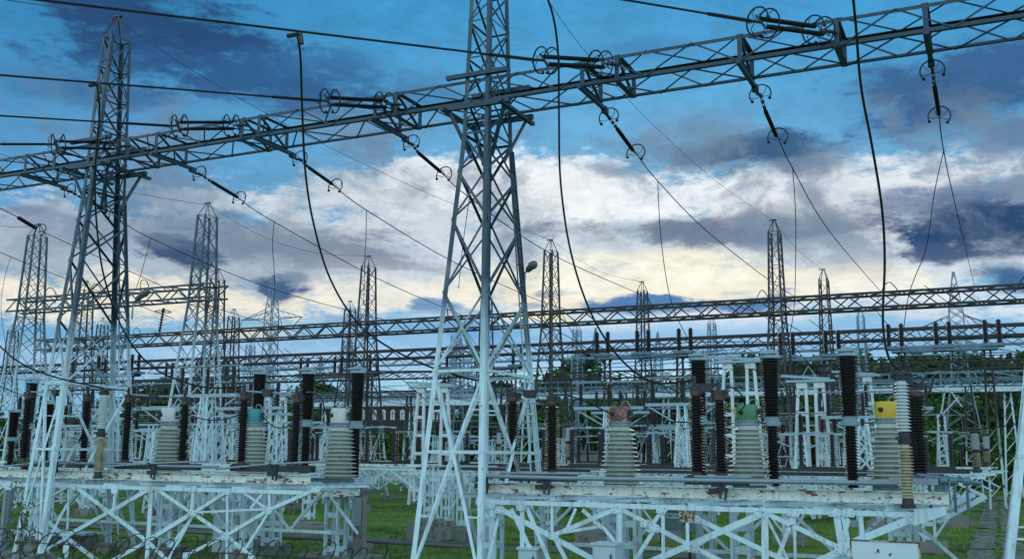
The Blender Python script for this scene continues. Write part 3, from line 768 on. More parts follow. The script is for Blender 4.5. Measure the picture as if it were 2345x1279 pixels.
sL0 = onT(-120, 1075, 24).x; sL1 = onT(706, 1085, 24).x
c1 = onZ(385, 1240, .3); c2 = onZ(560, 1268, 0)
platform('left white steel platform with rusty rail and lattice front truss', sL0, sL1, 24.0, 26.6, ZTL, trL, [(onT(560, 1200, 26.2).x, 26.1), (onT(385, 1200, 26.2).x, 26.3), (onT(90, 1200, 26.3).x, 26.3), (onT(-60, 1200, 25.9).x, 25.9)], 'near steel platforms')
trR = [((1146, 1166), (1366, 1285), .11), ((1269, 1226), (1412, 1166), .09), ((1269, 1230), (1300, 1290), .09), ((1263, 1160), (1264, 1225), .06), ((1318, 1162), (1295, 1215), .06), ((1272, 1222), (1378, 1205), .06),
       ((1417, 1162), (1417, 1290), .12), ((1420, 1165), (1500, 1207), .08), ((1480, 1197), (1589, 1254), .09), ((1589, 1254), (1665, 1292), .09), ((1741, 1174), (1484, 1284), .12), ((1593, 1187), (1800, 1285), .09),
       ((1500, 1207), (1450, 1285), .08), ((1749, 1172), (1750, 1290), .13), ((1753, 1175), (1925, 1256), .09), ((1819, 1172), (1776, 1285), .08), ((1753, 1180), (1806, 1285), .05), ((1818, 1172), (1820, 1290), .05),
       ((1516, 1165), (1482, 1215), .08), ((1517, 1160), (1518, 1285), .07), ((1925, 1256), (2093, 1188), .13), ((1925, 1256), (1850, 1292), .12), ((1912, 1172), (1926, 1258), .12), ((1945, 1172), (1924, 1250), .08), ((1968, 1172), (1975, 1240), .08), ((1926, 1172), (1942, 1240), .07),
       ((1125, 1155), (1125, 1300), .13), ((1092, 1152), (1130, 1200), .07), ((1195, 1160), (1195, 1300), .10), ((1170, 1165), (1230, 1290), .09), ((1205, 1160), (1260, 1290), .09), ((1925, 1258), (1985, 1290), .10), ((1380, 1206), (1416, 1250), .07), ((1380, 1206), (1335, 1165), .07), ((1590, 1254), (1690, 1195), .06)]
sR0 = onT(1100, 1110, 24).x; sR1 = onT(2172, 1127, 24).x
platform('right white steel platform with rust spotted rail carrying the coloured caps', sR0, sR1, 24.0, 27.6, ZTR, trR, [(onT(1125, 1250, 24.6).x, 24.6), (onT(1443, 1250, 26.4).x, 26.4), (onT(1700, 1250, 26.6).x, 26.6), (onT(2060, 1200, 27).x, 27.0)], 'near steel platforms')
b = MB()      # cantilevered corner gusset, right platform
A = onT(2093, 1165, 23.66); B = onT(2168, 1160, 23.66); C_ = onT(2093, 1203, 23.66); D_ = onT(2168, 1178, 23.66)
b.add([A, B, D_, C_]+[v+Vector((0, .05, 0)) for v in (A, B, D_, C_)], [(0, 1, 2, 3), (7, 6, 5, 4), (0, 4, 5, 1), (1, 5, 6, 2), (2, 6, 7, 3), (3, 7, 4, 0)])
b.bar(onT(2160, 1165, 23.8), Vector((sR1+.35, 29.5, ZTR-.2)), .10); b.bar(onT(2150, 1190, 23.8), Vector((sR1+.6, 31, ZTR-.3)), .10)
b.thing('gusset_bracket', M['white'], 'white triangular corner bracket at the right end of the platform', 'bracket')
# support beams for the transformers and breakers behind the platforms
for (x0, x1, tt, zz, lab) in ((340, 660, TC, CTT[0][2].z-.10, 'white beam carrying the white and teal capped transformers'), (1370, 2130, TC, CTT[4][2].z-.12, 'white beam carrying the red, green and yellow capped transformers'),
                              (560, 850, TB, onT(697, 1085, TB).z-.1, 'white beam carrying the left three breaker poles'), (1570, 2000, TB, onT(1773, 1113, TB).z-.1, 'white beam carrying the right three breaker poles'), (-60, 130, TB, onT(60, 1076, TB).z-.1, 'white beam carrying the far left breaker pole')):
    xa = onT(x0, 1100, tt).x; xb = onT(x1, 1100, tt).x
    root = empty('support_beam', ((xa+xb)/2, tt, 0), lab, 'support frame', 'equipment support beams')
    r = MB(); r.box(((xa+xb)/2, tt-.3, zz-.10), (xb-xa, .1, .2)); r.box(((xa+xb)/2, tt+.3, zz-.10), (xb-xa, .1, .2))
    q = xa+.3
    while q < xb: r.box((q, tt, zz-.1), (.14, .5, .14)); q += 1.2
    r.build('beam', M['white'], root)
    n = max(2, round((xb-xa)/4.5))
    for k in range(n):
        cx = lerp(xa+.6, xb-.6, k/(n-1)); batten_column(root, cx, tt, .3, zz-.2, .40, part=True, mat='white', extra=.10)
        f = MB(); f.box((cx, tt, .12), (.95, .95, .4)); f.build('footing', M['concrete'], root)
# stand of the lone transformer
p = CTT[2][2]; root = empty('transformer_stand', (p.x, p.y, 0), 'white battened stand under the lone white capped transformer', 'stand')
r = MB(); r.box((p.x, p.y, p.z-.14), (1.1, .9, .12)); r.box((p.x, p.y-.46, p.z-.30), (1.25, .08, .34)); r.box((p.x, p.y+.46, p.z-.30), (1.25, .08, .34)); r.box((p.x+.62, p.y, p.z-.30), (.08, .9, .3)); r.build('top_plate', M['railing'], root)
batten_column(root, p.x, p.y, .12, p.z-.46, .46, part=True, extra=.10)
r = MB(); r.box((p.x+.62, p.y+.5, 1.25), (.34, .3, 2.3)); r.build('concrete_leg', M['concrete'], root)
r = MB(); r.box((p.x+.1, p.y+.1, .04), (2.6, 1.8, .16)); r.build('footing', M['concrete'], root)
r = MB(); r.box((p.x+.80, p.y, p.z-.95), (.10, .4, .9)); r.build('cable_box', M['galv'], root)

# operating pipes along the platforms
def pipe(pts, r, label, mat='galv', t=23.85, name='operating_rod'):
    b = MB(); b.tube([onT(x, y, t) for x, y in pts], r, 10); return b.thing(name, M[mat], label, 'rod', 'operating rods', smooth=True)
pipe([(0, 1068), (115, 1055), (170, 1058)], .03, 'thin operating rod at the far left rail', t=23.9)
pipe([(120, 1060), (240, 1060), (330, 1062)], .04, 'operating rod behind the stained arrester', t=24.5)
pipe([(228, 1068), (350, 1060), (480, 1055)], .03, 'thin rod rising right of the stained arrester', t=23.8)
pipe([(350, 1066), (500, 1068)], .045, 'thick pipe under the second disconnector', t=24.3)
pipe([(495, 1073), (610, 1062), (745, 1056)], .03, 'thin rod running to the lone transformer', t=23.8)
pipe([(1090, 1088), (1300, 1094), (1700, 1100), (2055, 1106)], .055, 'long grey pipe along the right platform rail', t=23.75)
pipe([(1150, 1082), (1330, 1084)], .03, 'thin rod above the long grey pipe by the tallest tower', t=23.8)
pipe([(1590, 1090), (1720, 1092)], .03, 'thin rod above the long grey pipe by the green cap', t=23.8)
for x, y, lab in ((120, 1062, 'far left'), (345, 1066, 'second'), (622, 1068, 'third'), (1100, 1094, 'first right hand'), (1240, 1096, 'tallest tower side'), (1640, 1104, 'green cap side')):
    c = onT(x, y, 23.85); b = MB()
    b.box(c, (.22, .14, .2)); b.box(c+Vector((.16, 0, -.05)), (.08, .12, .3)); b.lathe([(.07, -.1), (.07, .1)], c+Vector((0, 0, .04)), 10, (0, 1, 0)); b.box(c+Vector((-.05, .1, -.2)), (.3, .1, .12))
    b.tube([c+Vector((.1, -.05, -.1)), c+Vector((.1, -.06, -.35)), c+Vector((.22, -.06, -.38)), c+Vector((.26, -.05, -.12))], .03, 6)
    b.thing('rod_bearing', M['dark'], 'dark rod bearing on the '+lab+' part of the rail', 'bearing', 'rod bearings')

# heavy droppers
def planeS(k, px):
    B, dd, nrm, A = TJ[k]; rr = ray(*px); return CAM+rr*(nrm.dot(A-CAM)/nrm.dot(rr))
heavy(planeS(3, (680, 78)), [(688, 130), (692, 250), (700, 400), (720, 520), (757, 640), (820, 740), (900, 800), (1000, 845), (1100, 872)], DT[3][0]+Vector((0, 0, .3)), 'heavy cable dropping from the thick line conductor to a brown post')
heavy(planeS(2, (222, 192)), [(228, 260), (218, 400), (222, 520), (240, 640), (285, 760), (350, 840), (440, 880), (510, 888)], DT[2][0]+Vector((0, 0, .3)), 'heavy cable dropping along the second tower')
heavy(onT(1225, -60, 19), [(1262, 20), (1278, 120), (1280, 260), (1284, 420), (1308, 580), (1355, 720), (1420, 820), (1490, 872), (1550, 875)], DT[4][0]+Vector((0, 0, .3)), 'heavy cable sagging deepest to the post left of the green cap')
heavy(onT(1948, -60, 18), [(1960, 60), (1972, 200), (1998, 340), (2020, 480), (2026, 600), (2022, 740), (2036, 820)], AR2+Vector((0, 0, .02)), 'heavy cable falling to the tall pale arrester')
heavy(onT(-80, 700, 22), [(-10, 782), (50, 832), (130, 864)], AR1+Vector((0, 0, .02)), 'heavy cable ending at the stained arrester')
wire([AR1, DT[1][0]+Vector((0, 0, .25))], .02, 'short jumper from the stained arrester to the second disconnector', 'jumpers')
def jump(a, pix, b_, label, r=.02):
    k0, k1 = depth(a), depth(b_); n = len(pix)+1
    wire([a]+[onD(p[0], p[1], lerp(k0, k1, (i+1)/n)) for i, p in enumerate(pix)]+[b_], r, label, 'jumpers')
jump(DT[3][1]+Vector((.05, 0, .15)), [(1300, 905), (1345, 920), (1385, 940)], CTT[3][1], 'black jumper from the tower side disconnector to the red cap')
jump(DT[4][1]+Vector((.05, 0, .15)), [(1672, 886), (1695, 900), (1706, 925)], CTT[4][1], 'black jumper looping over to the green cap')
jump(CTT[3][1]+Vector((.7, .3, -.1)), [(1500, 958), (1545, 965)], onT(1592, 966, TB), 'black jumper from the red cap to the nearest breaker joint')
jump(onT(345, 960, TC), [(320, 962)], onT(300, 958, TD), 'short jumper at the left white cap')
jump(onT(600, 950, TC), [(625, 975), (650, 978), (672, 965)], onT(690, 950, TB), 'jumper from the teal cap to the middle breaker pole')
jump(onT(748, 947, TC), [(742, 930), (735, 910), (715, 898)], onT(700, 898, TD), 'jumper arching into the lone white cap')
jump(CTT[4][1]+Vector((.6, .2, -.25)), [(1740, 967)], onT(1752, 968, TB), 'short jumper from the green cap to the breaker joint')
jump(onT(1975, 968, TB), [(2005, 965)], onT(2020, 955, TC), 'short jumper from the breaker joint to the yellow cap')
jump(onT(420, 945, TC), [(470, 960), (510, 960)], onT(545, 950, TD), 'jumper sagging right of the left white cap')
jump(onT(1975, 806, TB), [(2000, 800), (2018, 786)], onT(2034, 775, 33), 'jumper from the breaker left of the yellow cap', .016)
jump(onT(715, 850, TB), [(760, 858), (800, 866), (860, 868), (900, 856)], onT(940, 832, 45), 'slack jumper leaving the middle breaker pole to the right', .016)
jump(onT(-10, 880, 26), [(40, 900), (60, 905)], onT(75, 908, TD), 'jumper at the left edge', .018)

# ---------------------------------------------------------------- lamps
def lamp(bx, by, hx, hy, t, label):
    A = onT(bx, by, t); B = onT(hx, hy, t-.25)
    root = empty('floodlight', A, label, 'lamp', 'cobra head lamps'); d = (B-A).normalized()
    b = MB(); b.tube([A-Vector((0, 0, .6)), A, A.lerp(B, .3)], .03, 8); b.build('arm', M['galv'], root, True)
    b = MB(); L_ = (B-A).length; b.lathe([(.05, L_*.2), (.09, L_*.3), (.10, L_*.6), (.13, L_*.7), (.05, L_*.74)], A, 14, d); b.build('housing', M['lamphead'], root, True)
    b = MB(); b.lathe([(.09, L_*.62), (.12, L_*.74), (.115, L_*.90), (.07, L_*1.02), (.02, L_*1.06)], A-Vector((0, 0, .02)), 14, d); b.build('glass', M['lampglass'], root, True)
lamp(1202, 625, 1226, 600, 26.2, 'grey street lamp on the right leg of the tallest tower')
lamp(305, 692, 340, 664, 26.2, 'grey street lamp on the right leg of the second tower')

# ---------------------------------------------------------------- earth wires
for pts, lab in (([onT(262, 42, 24.9), onT(480, 185, 34), onT(760, 340, 45), onT(1040, 468, 56), onT(1262, 549, 66)], 'thin earth wire from the second tower peak down to a far tower'),
                 ([onT(262, 40, 24.9), onT(130, 18, 19), onT(-40, -8, 15)], 'thin earth wire leaving the second tower peak to the left'),
                 ([onT(1240, -20, 26), onT(1350, 130, 34), onT(1500, 290, 46), onT(1640, 415, 56), onT(1772, 506, 66)], 'thin earth wire falling from the top edge to the dark tower on the right'),
                 ([onT(480, 472, 47), onT(600, 540, 55), onT(720, 578, 60), onT(845, 586, 66)], 'thin earth wire between the pale tower and the slim one'),
                 ([onT(-20, 345, 35), onT(230, 425, 42), onT(480, 471, 47)], 'thin earth wire from the left edge to the pale tower peak'),
                 ([onT(1262, 549, 66), onT(1370, 620, 75), onT(1470, 645, 86)], 'thin earth wire right of the far brown tower'),
                 ([onT(1772, 506, 66), onT(1830, 575, 76), onT(1885, 618, 86)], 'thin earth wire right of the dark tower'),
                 ([onT(-20, 515, 44), onT(45, 520, 46), onT(90, 512, 47)], 'thin earth wire to the leftmost pale tower')):
    wire(pts, .012, lab, 'earth wires', name='earth_wire', n=4)

# ---------------------------------------------------------------- far gantry rows
ftw = {}
def ftower(s, t, label, group=None, mat='ftower', proto={}):
    key = mat
    if key not in proto:
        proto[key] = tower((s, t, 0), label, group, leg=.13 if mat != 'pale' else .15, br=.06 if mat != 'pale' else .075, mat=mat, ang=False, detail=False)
        return proto[key]
    return copy_tree(proto[key], loc=(s, t, 0), label=label, group=group)
# pale left row, t = 47.5
ftower(-43.75, 47.6, 'pale grey lattice tower with bright base left of the centre distance', None, 'ltower')
ftower(-58.8, 47.6, 'pale grey lattice tower near the left edge', None, 'ltower')
lattice_beam(-60.5, -42.4, 47.0, 48.3, 12.75, 13.55, 'grey lattice beam between the two pale towers on the left', 'far gantry beams', 'ltower', 1.0, .11, .06, ang=False)
# row B
for s, lab in ((-28.34, 'brown far tower with pointed top just right of the tallest tower'), (-12.4, 'dark far tower with the highest peak right of centre'), (-43.96, 'slim dark far tower left of the tallest tower'), (-59.2, 'dark far tower directly behind the right hand pale tower'), (-74.6, 'dark far tower seen through the second tower legs')):
    ftower(s, 66.1, lab)
ZB0, ZB1 = 12.6, 13.5
for k, (a, c, lab) in enumerate(((-80, -59.2, 'far left span'), (-59.2, -43.96, 'span behind the pale tower'), (-43.96, -28.34, 'span behind the tallest tower'), (-28.34, -12.4, 'span in the middle right'), (-12.4, 16, 'longest span running off the right edge'))):
    lattice_beam(a+.01, c-.01, 65.4, 66.8, ZB0, ZB1, 'dark far gantry beam, upper row, '+lab, 'far gantry beams', 'fbeam', 1.15, .14, .075, ang=False)
# row C
for s in (-27.84, -12.2, -43.4, -59, -74.1, -93.5, -108.5):
    lab = {-27.84: 'small dark tower right of the far brown one', -12.2: 'small dark tower near the right with lattice peak', -43.4: 'small dark tower behind the tallest tower', -59: 'small dark tower beside the slim dark one', -74.1: 'small dark tower right of the pale tower', -93.5: 'small dark tower inside the second tower legs', -108.5: 'small dark tower at the far left edge'}[s]
    ftower(s, 85.6, lab)
for a, c, lab in ((-125, -93.5, 'left end'), (-93.5, -59, 'left half'), (-59, -27.84, 'centre'), (-27.84, 20, 'right part')):
    lattice_beam(a+.01, c-.01, 85.0, 86.3, 12.75, 13.55, 'dark far gantry beam, lower row, '+lab, 'far gantry beams', 'fbeam', 1.2, .15, .08, ang=False)
# row D, paler
for s in (-27.83, -12.15, -43.84, -60, -76, -92):
    lab = {-27.83: 'faint pale tower between the two small dark ones', -12.15: 'faint pale tower right of the small dark tower', -43.84: 'faint pale tower right of the far brown one', -60: 'faint pale tower behind the tallest tower legs', -76: 'faint pale tower left of the slim dark one', -92: 'faint pale tower far left'}[s]
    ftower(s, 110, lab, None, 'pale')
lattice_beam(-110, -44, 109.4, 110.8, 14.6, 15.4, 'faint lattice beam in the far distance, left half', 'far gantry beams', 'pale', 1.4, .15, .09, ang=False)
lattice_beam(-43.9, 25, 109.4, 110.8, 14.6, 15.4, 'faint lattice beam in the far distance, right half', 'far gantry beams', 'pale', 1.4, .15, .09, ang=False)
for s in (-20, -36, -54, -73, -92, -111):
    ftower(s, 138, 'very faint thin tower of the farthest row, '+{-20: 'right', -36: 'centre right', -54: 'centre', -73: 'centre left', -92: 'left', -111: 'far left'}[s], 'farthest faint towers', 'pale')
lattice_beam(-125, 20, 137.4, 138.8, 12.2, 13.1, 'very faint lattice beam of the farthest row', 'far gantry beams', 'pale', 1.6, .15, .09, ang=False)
# lower X-laced bus beams
for t, z, s0, s1, m_, lab in ((72, 9.6, -75, -34, 'fbeam', 'low X laced bus beam left of the tallest tower'), (78, 9.7, -33, 10, 'fbeam', 'low X laced bus beam on the right, nearest'), (92, 9.4, -48, 14, 'slate', 'low X laced bus beam on the right, second'), (84, 8.9, -90, -50, 'fbeam', 'low X laced bus beam behind the pale tower'), (60, 8.4, -72, -52, 'fbeam', 'low X laced bus beam far left'), (120, 10.5, -90, -20, 'pale', 'low faint bus beam in the distance')):
    lattice_beam(s0, s1, t, t+.7, z, z+.55, lab, 'low bus beams', m_, 1.3, .085, .042, ang=False, x=True)
    n = int((s1-s0)//15)
    for k in range(n+1):
        s = lerp(s0+1, s1-1, k/max(1, n)); b = MB()
        for e in (-.35, .35):
            b.bar((s+e*1.8, t+.35, 0), (s+e*.6, t+.35, z), .14)
        zz = .6
        while zz < z-.6:
            wv = .35*lerp(1.8, .6, zz/z); wv2 = .35*lerp(1.8, .6, (zz+.9)/z)
            b.bar((s-wv, t+.35, zz), (s+wv2, t+.35, zz+.9), .06); b.bar((s+wv, t+.35, zz), (s-wv, t+.35, zz), .06); zz += .9
        b.thing('trestle_post', M['ftower'], 'laced trestle under the '+lab, 'post', 'bus beam trestles')

# far transmission pylons with cross arms
def pylon(px, ytop, ybase_t, t, H, label, arms=((.80, 3.6), (.60, 5), )):
    p = onT(px, ytop, t); H = p.z; ox, oy = p.x, t
    root = empty('transmission_pylon', (ox, oy, 0), label, 'pylon', 'distant transmission pylons')
    b = MB(); zs = [0, H*.2, H*.38, H*.52, H*.64, H*.74, H*.82, H*.9, H]
    def w(z): return lerp(2.6, .75, min(1, z/(H*.55))) if z < H*.8 else lerp(.75, .08, (z-H*.8)/(H*.2))
    th = .11 if t < 150 else .16
    for a, c in zip(zs, zs[1:]):
        for sx, sy in ((-1, -1), (1, -1), (1, 1), (-1, 1)):
            b.bar((ox+sx*w(a), oy+sy*w(a), a), (ox+sx*w(c), oy+sy*w(c), c), th)
        for (sx, sy), (ux, uy) in (((-1, -1), (1, -1)), ((1, -1), (1, 1)), ((1, 1), (-1, 1)), ((-1, 1), (-1, -1))):
            n = 2
            for q in range(n):
                z0 = lerp(a, c, q/n); z1 = lerp(a, c, (q+1)/n)
                b.bar((ox+sx*w(z0), oy+sy*w(z0), z0), (ox+ux*w(z1), oy+uy*w(z1), z1), th*.6); b.bar((ox+ux*w(z0), oy+uy*w(z0), z0), (ox+sx*w(z1), oy+sy*w(z1), z1), th*.6)
    b.build('mast', M['pale'], root)
    for fz, L_ in arms:
        a = MB(); z = H*fz
        for sd in (-1, 1):
            tip = Vector((ox+sd*L_, oy, z))
            for sy in (-1, 1):
                a.bar((ox+sd*.7, oy+sy*.7, z), tip, th*.8); a.bar((ox+sd*.7, oy+sy*.7, z+1.3), tip, th*.8)
            for q in range(1, 5):
                u = q/5; m0 = Vector((ox+sd*.7, oy, z)).lerp(tip, u); m1 = Vector((ox+sd*.7, oy, z+1.3)).lerp(tip, u-.18 if q > 0 else u)
                a.bar(m0, m1, th*.5)
            a.tube([tip, tip+Vector((-.5*sd, -1, -1.2))], .09, 5)
        a.build('cross_arm', M['pale'], root)
    return root
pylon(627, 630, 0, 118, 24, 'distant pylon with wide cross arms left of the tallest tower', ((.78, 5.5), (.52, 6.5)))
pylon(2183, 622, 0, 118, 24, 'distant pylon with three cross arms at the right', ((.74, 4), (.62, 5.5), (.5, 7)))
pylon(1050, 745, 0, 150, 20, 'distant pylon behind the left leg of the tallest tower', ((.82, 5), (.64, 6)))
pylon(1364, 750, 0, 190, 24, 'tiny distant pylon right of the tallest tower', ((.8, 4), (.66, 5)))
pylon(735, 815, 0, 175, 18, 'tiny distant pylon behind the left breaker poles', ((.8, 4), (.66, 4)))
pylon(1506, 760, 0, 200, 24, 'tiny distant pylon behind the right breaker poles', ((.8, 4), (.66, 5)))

# ---------------------------------------------------------------- walkway
def walkway(s0, s1, t, label, z):
    root = empty('elevated_walkway', ((s0+s1)/2, t, 0), label, 'walkway', 'elevated walkways')
    b = MB(); b.box(((s0+s1)/2, t, z), (s1-s0, .16, .6)); b.box(((s0+s1)/2, t+1.4, z), (s1-s0, .16, .6)); b.box(((s0+s1)/2, t+.7, z+.36), (s1-s0, 1.2, .06)); b.build('deck_girder', M['white'], root)
    r = MB(); q = s0
    while q < s1:
        for yy in (t-.05, t+1.45): r.bar((q, yy, z+.38), (q, yy, z+1.55), .06)
        q += 1.5
    for yy in (t-.05, t+1.45):
        r.bar((s0, yy, z+1.55), (s1, yy, z+1.55), .06); r.bar((s0, yy, z+1.0), (s1, yy, z+1.0), .05)
    r.build('railing', M['pale'], root)
    n = max(2, int((s1-s0)//16))
    for k in range(n+1):
        s = lerp(s0+1, s1-1, k/n); c = MB()
        for e in (-.5, .5): c.bar((s+e*1.4, t+.7, 0), (s+e*.5, t+.7, z-.4), .16)
        for q in range(7):
            z0 = lerp(.3, z-.8, q/7); z1 = lerp(.3, z-.8, (q+1)/7); w0 = lerp(.7, .25, z0/z); w1 = lerp(.7, .25, z1/z)
            c.bar((s-w0, t+.7, z0), (s+w1, t+.7, z1), .07)
        c.build('trestle', M['white'], root)
zw = onT(2000, 893, 102).z
walkway(-48, 18, 102, 'long white walkway with railing crossing the right half above the trees', zw)
walkway(-78, -50, 106, 'white walkway with railing seen left of the tallest tower', zw-.3)

# ---------------------------------------------------------------- whitewashed A-shaped concrete posts with disconnector tops
def aposts(px, ytop, t, gap, label, split=True, z0=0):
    p = onT(px, ytop, t); H = p.z
    root = empty('concrete_portal_post', (p.x, t, 0), label, 'post', 'whitewashed portal posts')
    for e in (-1, 1):
        b = MB(); cx = p.x+e*gap/2
        for sx in (-1, 1):
            b.bar((cx+sx*.55+e*.25, t, 0), (cx+sx*.22, t, H-.4), .17, .17)
        b.box((cx, t, H-.25), (.62, .3, .35))
        z = 1.0
        while z < H-1:
            u = z/H; w = lerp(.55, .22, u); b.box((cx+e*.25*(1-u), t, z), (2*w, .16, .22)); z += 1.25
        b.build('leg', M['concol'], root)
    b = MB(); b.box((p.x, t, H+.0), (gap+1.8, .5, .14)); b.bar((p.x-gap/2-1.2, t, H+.35), (p.x+gap/2+.6, t, H+.1), .16); b.tube([(p.x-gap/2, t, H+.2), (p.x-gap/2+.4, t, H+.9), (p.x-gap/2+.8, t, H+.3)], .04, 5); b.build('head_frame', M['bluecap'], root)
aposts(1692, 828, 62, 1.4, 'pair of tall whitewashed posts left of the green cap')
aposts(1856, 872, 62, 1.0, 'pair of whitewashed posts between the right breaker poles')
aposts(992, 885, 62, 1.9, 'pair of whitewashed posts behind the left leg of the tallest tower')
aposts(1965, 860, 76, 1.2, 'pair of whitewashed posts behind the yellow capped transformer')
aposts(632, 905, 66, 1.5, 'pair of whitewashed posts behind the left breaker poles')
# single battened post on the right
b = MB(); p = onT(2155, 948, 90)
for sx in (-1, 1): b.bar((p.x+sx*.35, 90, 0), (p.x+sx*.25, 90, p.z), .15)
z = .5
while z < p.z: b.box((p.x, 90, z), (.6, .12, .18)); z += .8
b.bar((p.x, 90, p.z), (p.x+.5, 90, p.z+2.4), .12); b.bar((p.x+.5, 90, p.z+2.4), (p.x+1.6, 90, p.z+.6), .12); b.bar((p.x+.1, 90, p.z), (p.x+1.4, 90, p.z+1.4), .1)
b.thing('battened_post', M['concol'], 'lone white battened post with zigzag top before the dark wood', 'post')

# ---------------------------------------------------------------- raised disconnector frames (blue-grey channels with dark posts)
def raised(px0, px1, y, t, n, label, hp=1.7, up=True):
    A = onT(px0, y, t); B = onT(px1, y, t); z = A.z
    root = empty('raised_disconnector', ((A.x+B.x)/2, t, 0), label, 'disconnector', 'raised disconnectors')
    b = MB()
    for e in (0, .9): b.box(((A.x+B.x)/2, t+e, z), (B.x-A.x+.6, .14, .28))
    for k in range(n):
        s = lerp(A.x, B.x, k/(n-1)); b.box((s, t+.45, z+.2), (1.5, 1.3, .22))
    b.build('frame', M['slate'], root)
    for k in range(n):
        s = lerp(A.x, B.x, k/(n-1)); 
        for e in (-.45, .45):
            q = MB(); q.lathe([(.12, .3)]+sheds(.3, .3+hp, 10, .13, .21)+[(.1, .35+hp)], (s+e, t+.45, z), 8); q.build('post_insulator', M['brown'], root)
    for s in (A.x+.4, B.x-.4):
        c = MB()
        c.bar((s-.5, t+.45, 0), (s-.2, t+.45, z-.15), .15); c.bar((s+.5, t+.45, 0), (s+.2, t+.45, z-.15), .15)
        zz = .8
        while zz < z-1: c.bar((s-.45, t+.45, zz), (s+.4, t+.45, zz+1), .07); zz += 1
        c.build('trestle', M['ftower'], root)
for a in ((1375, 1565, 818, 74, 3, 'raised blue grey disconnector frame left of the right breaker poles'), (1800, 1905, 822, 76, 2, 'raised blue grey disconnector frame between the right breaker poles'), (2050, 2275, 802, 80, 3, 'raised blue grey disconnector frame at the right above the walkway'), (690, 850, 862, 88, 3, 'raised blue grey disconnector frame behind the left breaker poles'), (1010, 1180, 846, 92, 3, 'raised disconnector frame behind the legs of the tallest tower'), (150, 300, 862, 74, 3, 'raised disconnector frame behind the second tower'), (380, 520, 868, 92, 3, 'raised disconnector frame behind the pale tower')):
    raised(*a)

# ---------------------------------------------------------------- mid and far ground platforms with post insulators
def far_platform(s0, s1, t, label, zt=2.85, step=2.4, legs=True, mat='white', name='equipment_rack'):
    root = empty(name, ((s0+s1)/2, t, 0), label, 'platform', 'far equipment racks')
    b = MB()
    for tt in (t, t+1.8): b.box(((s0+s1)/2, tt, zt-.06), (s1-s0, .12, .12))
    b.build('rail', M['dark' if int(t) % 2 else 'railing'], root)
    b = MB(); n = max(2, round((s1-s0)/step)); n += n % 2; zb = zt-.30
    for tt in (t-.15, t+1.95):
        b.box(((s0+s1)/2, tt, zb), (s1-s0+1.4, .10, .10))
        for k in range(n):
            xa = lerp(s0, s1, k/n); xb = lerp(s0, s1, (k+1)/n); dn = zb-1.25
            b.bar((xa, tt, zb if k % 2 else dn), (xb, tt, dn if k % 2 else zb), .075)
            if k % 2 == 0: b.bar((xa, tt, dn), (xa, tt, zb), .07)
            xm = (xa+xb)/2; b.bar((xm, tt, (zb+dn)/2), (xa if k % 2 == 0 else xb, tt, zb), .05)
    for k in range(n+1):
        s = lerp(s0, s1, k/n); b.bar((s, t-.15, zb), (s, t+1.95, zb), .08)
    b.build('truss', M[mat], root)
    k = 0; s = s0+1.2
    while s < s1:
        lg = MB(); ft = MB()
        for tt in (t+.9,):
            for sx in (-.2, .2):
                for sy in (-.2, .2): lg.bar((s+sx, tt+sy, .3), (s+sx, tt+sy, zb), .08)
            z = .5
            while z < zb-.2: lg.box((s, tt-.2, z), (.4, .02, .14)); lg.box((s, tt+.2, z), (.4, .02, .14)); z += .5
            for e in (-1, 1):
                lg.bar((s+e*.2, tt-.3, .5), (s+e*1.6, t-.15, zb), .075)
            ft.box((s, tt, .14), (1.2, 1.1, .44))
        s += 5.2
        lg.build('leg', M[mat], root); ft.build('footing', M['concrete'], root)
    return root
far_platform(-62, -33.5, 40.5, 'mid distance white rack behind the left platform')
far_platform(-24.6, -2.0, 41.5, 'mid distance white rack behind the right platform')
far_platform(-47, -30.5, 52, 'rust railed rack left of the tallest tower, middle distance')
far_platform(-27, -1.4, 55, 'white rack behind the tallest tower, second row')
far_platform(-70, -30, 63, 'white rack in the third row, left')
far_platform(-26, -1.0, 67, 'white rack in the third row, right')
far_platform(-84, -36, 78, 'white rack in the fourth row, left')
far_platform(-32, -.6, 78, 'white rack in the fourth row, right')
far_platform(-36, -.2, 90, 'farthest white rack before the wood')
# far disconnectors: one prototype, copied
def far_disc():
    root = empty('far_disconnector', (0, 0, 0), 'x', 'disconnector', 'far two-post disconnectors')
    for e in (-1, 1):
        q = MB(); q.lathe([(.11, .08)]+sheds(.08, 2.0, 11, .11, .175, droop=.2)+[(.12, 2.05)], (e*.95, 0, 0), 8); q.build('post_insulator', M['brown'], root)
    q = MB(); q.box((0, 0, 0), (2.3, .2, .14)); q.build('base_frame', M['dark'], root)
    q = MB(); q.tube([(-1.1, 0, 2.12), (1.1, 0, 2.12)], .045, 6); q.box((.1, 0, 2.14), (.35, .16, .14)); q.box((-.95, 0, 2.1), (.26, .2, .1)); q.box((.95, 0, 2.1), (.26, .2, .1)); q.build('current_arm', M['bluecap'], root)
    return root
fd = far_disc(); first = True
def put_fd(s, t, z, sc_=1, rz=0, row=''):
    global first
    lab = 'brown far disconnector, '+row
    if first:
        fd.location = (s, t, z); fd['label'] = lab; first = False
    else: copy_tree(fd, loc=(s, t, z), label=lab, rz=rz, sc_=(sc_, 1, sc_) if sc_ != 1 else None)
for t, s0, s1, st, row in ((53, -46, -31, 4.2, 'second rack row, left'), (56, -26, -3, 4.6, 'second rack row, right'), (64, -69, -31, 4.6, 'third rack row, left'), (68, -25, -2, 4.2, 'third rack row, right'), (79, -82, -37, 5.5, 'fourth rack row, left'), (79, -31, -2, 4.2, 'fourth rack row, right'), (91, -35, -1, 4.4, 'last rack row')):
    s = s0+.6
    while s < s1:
        put_fd(s, t, 2.92, 1 if R_.random() < .7 else .85, 0, row); s += st*R_.uniform(.8, 1.2)
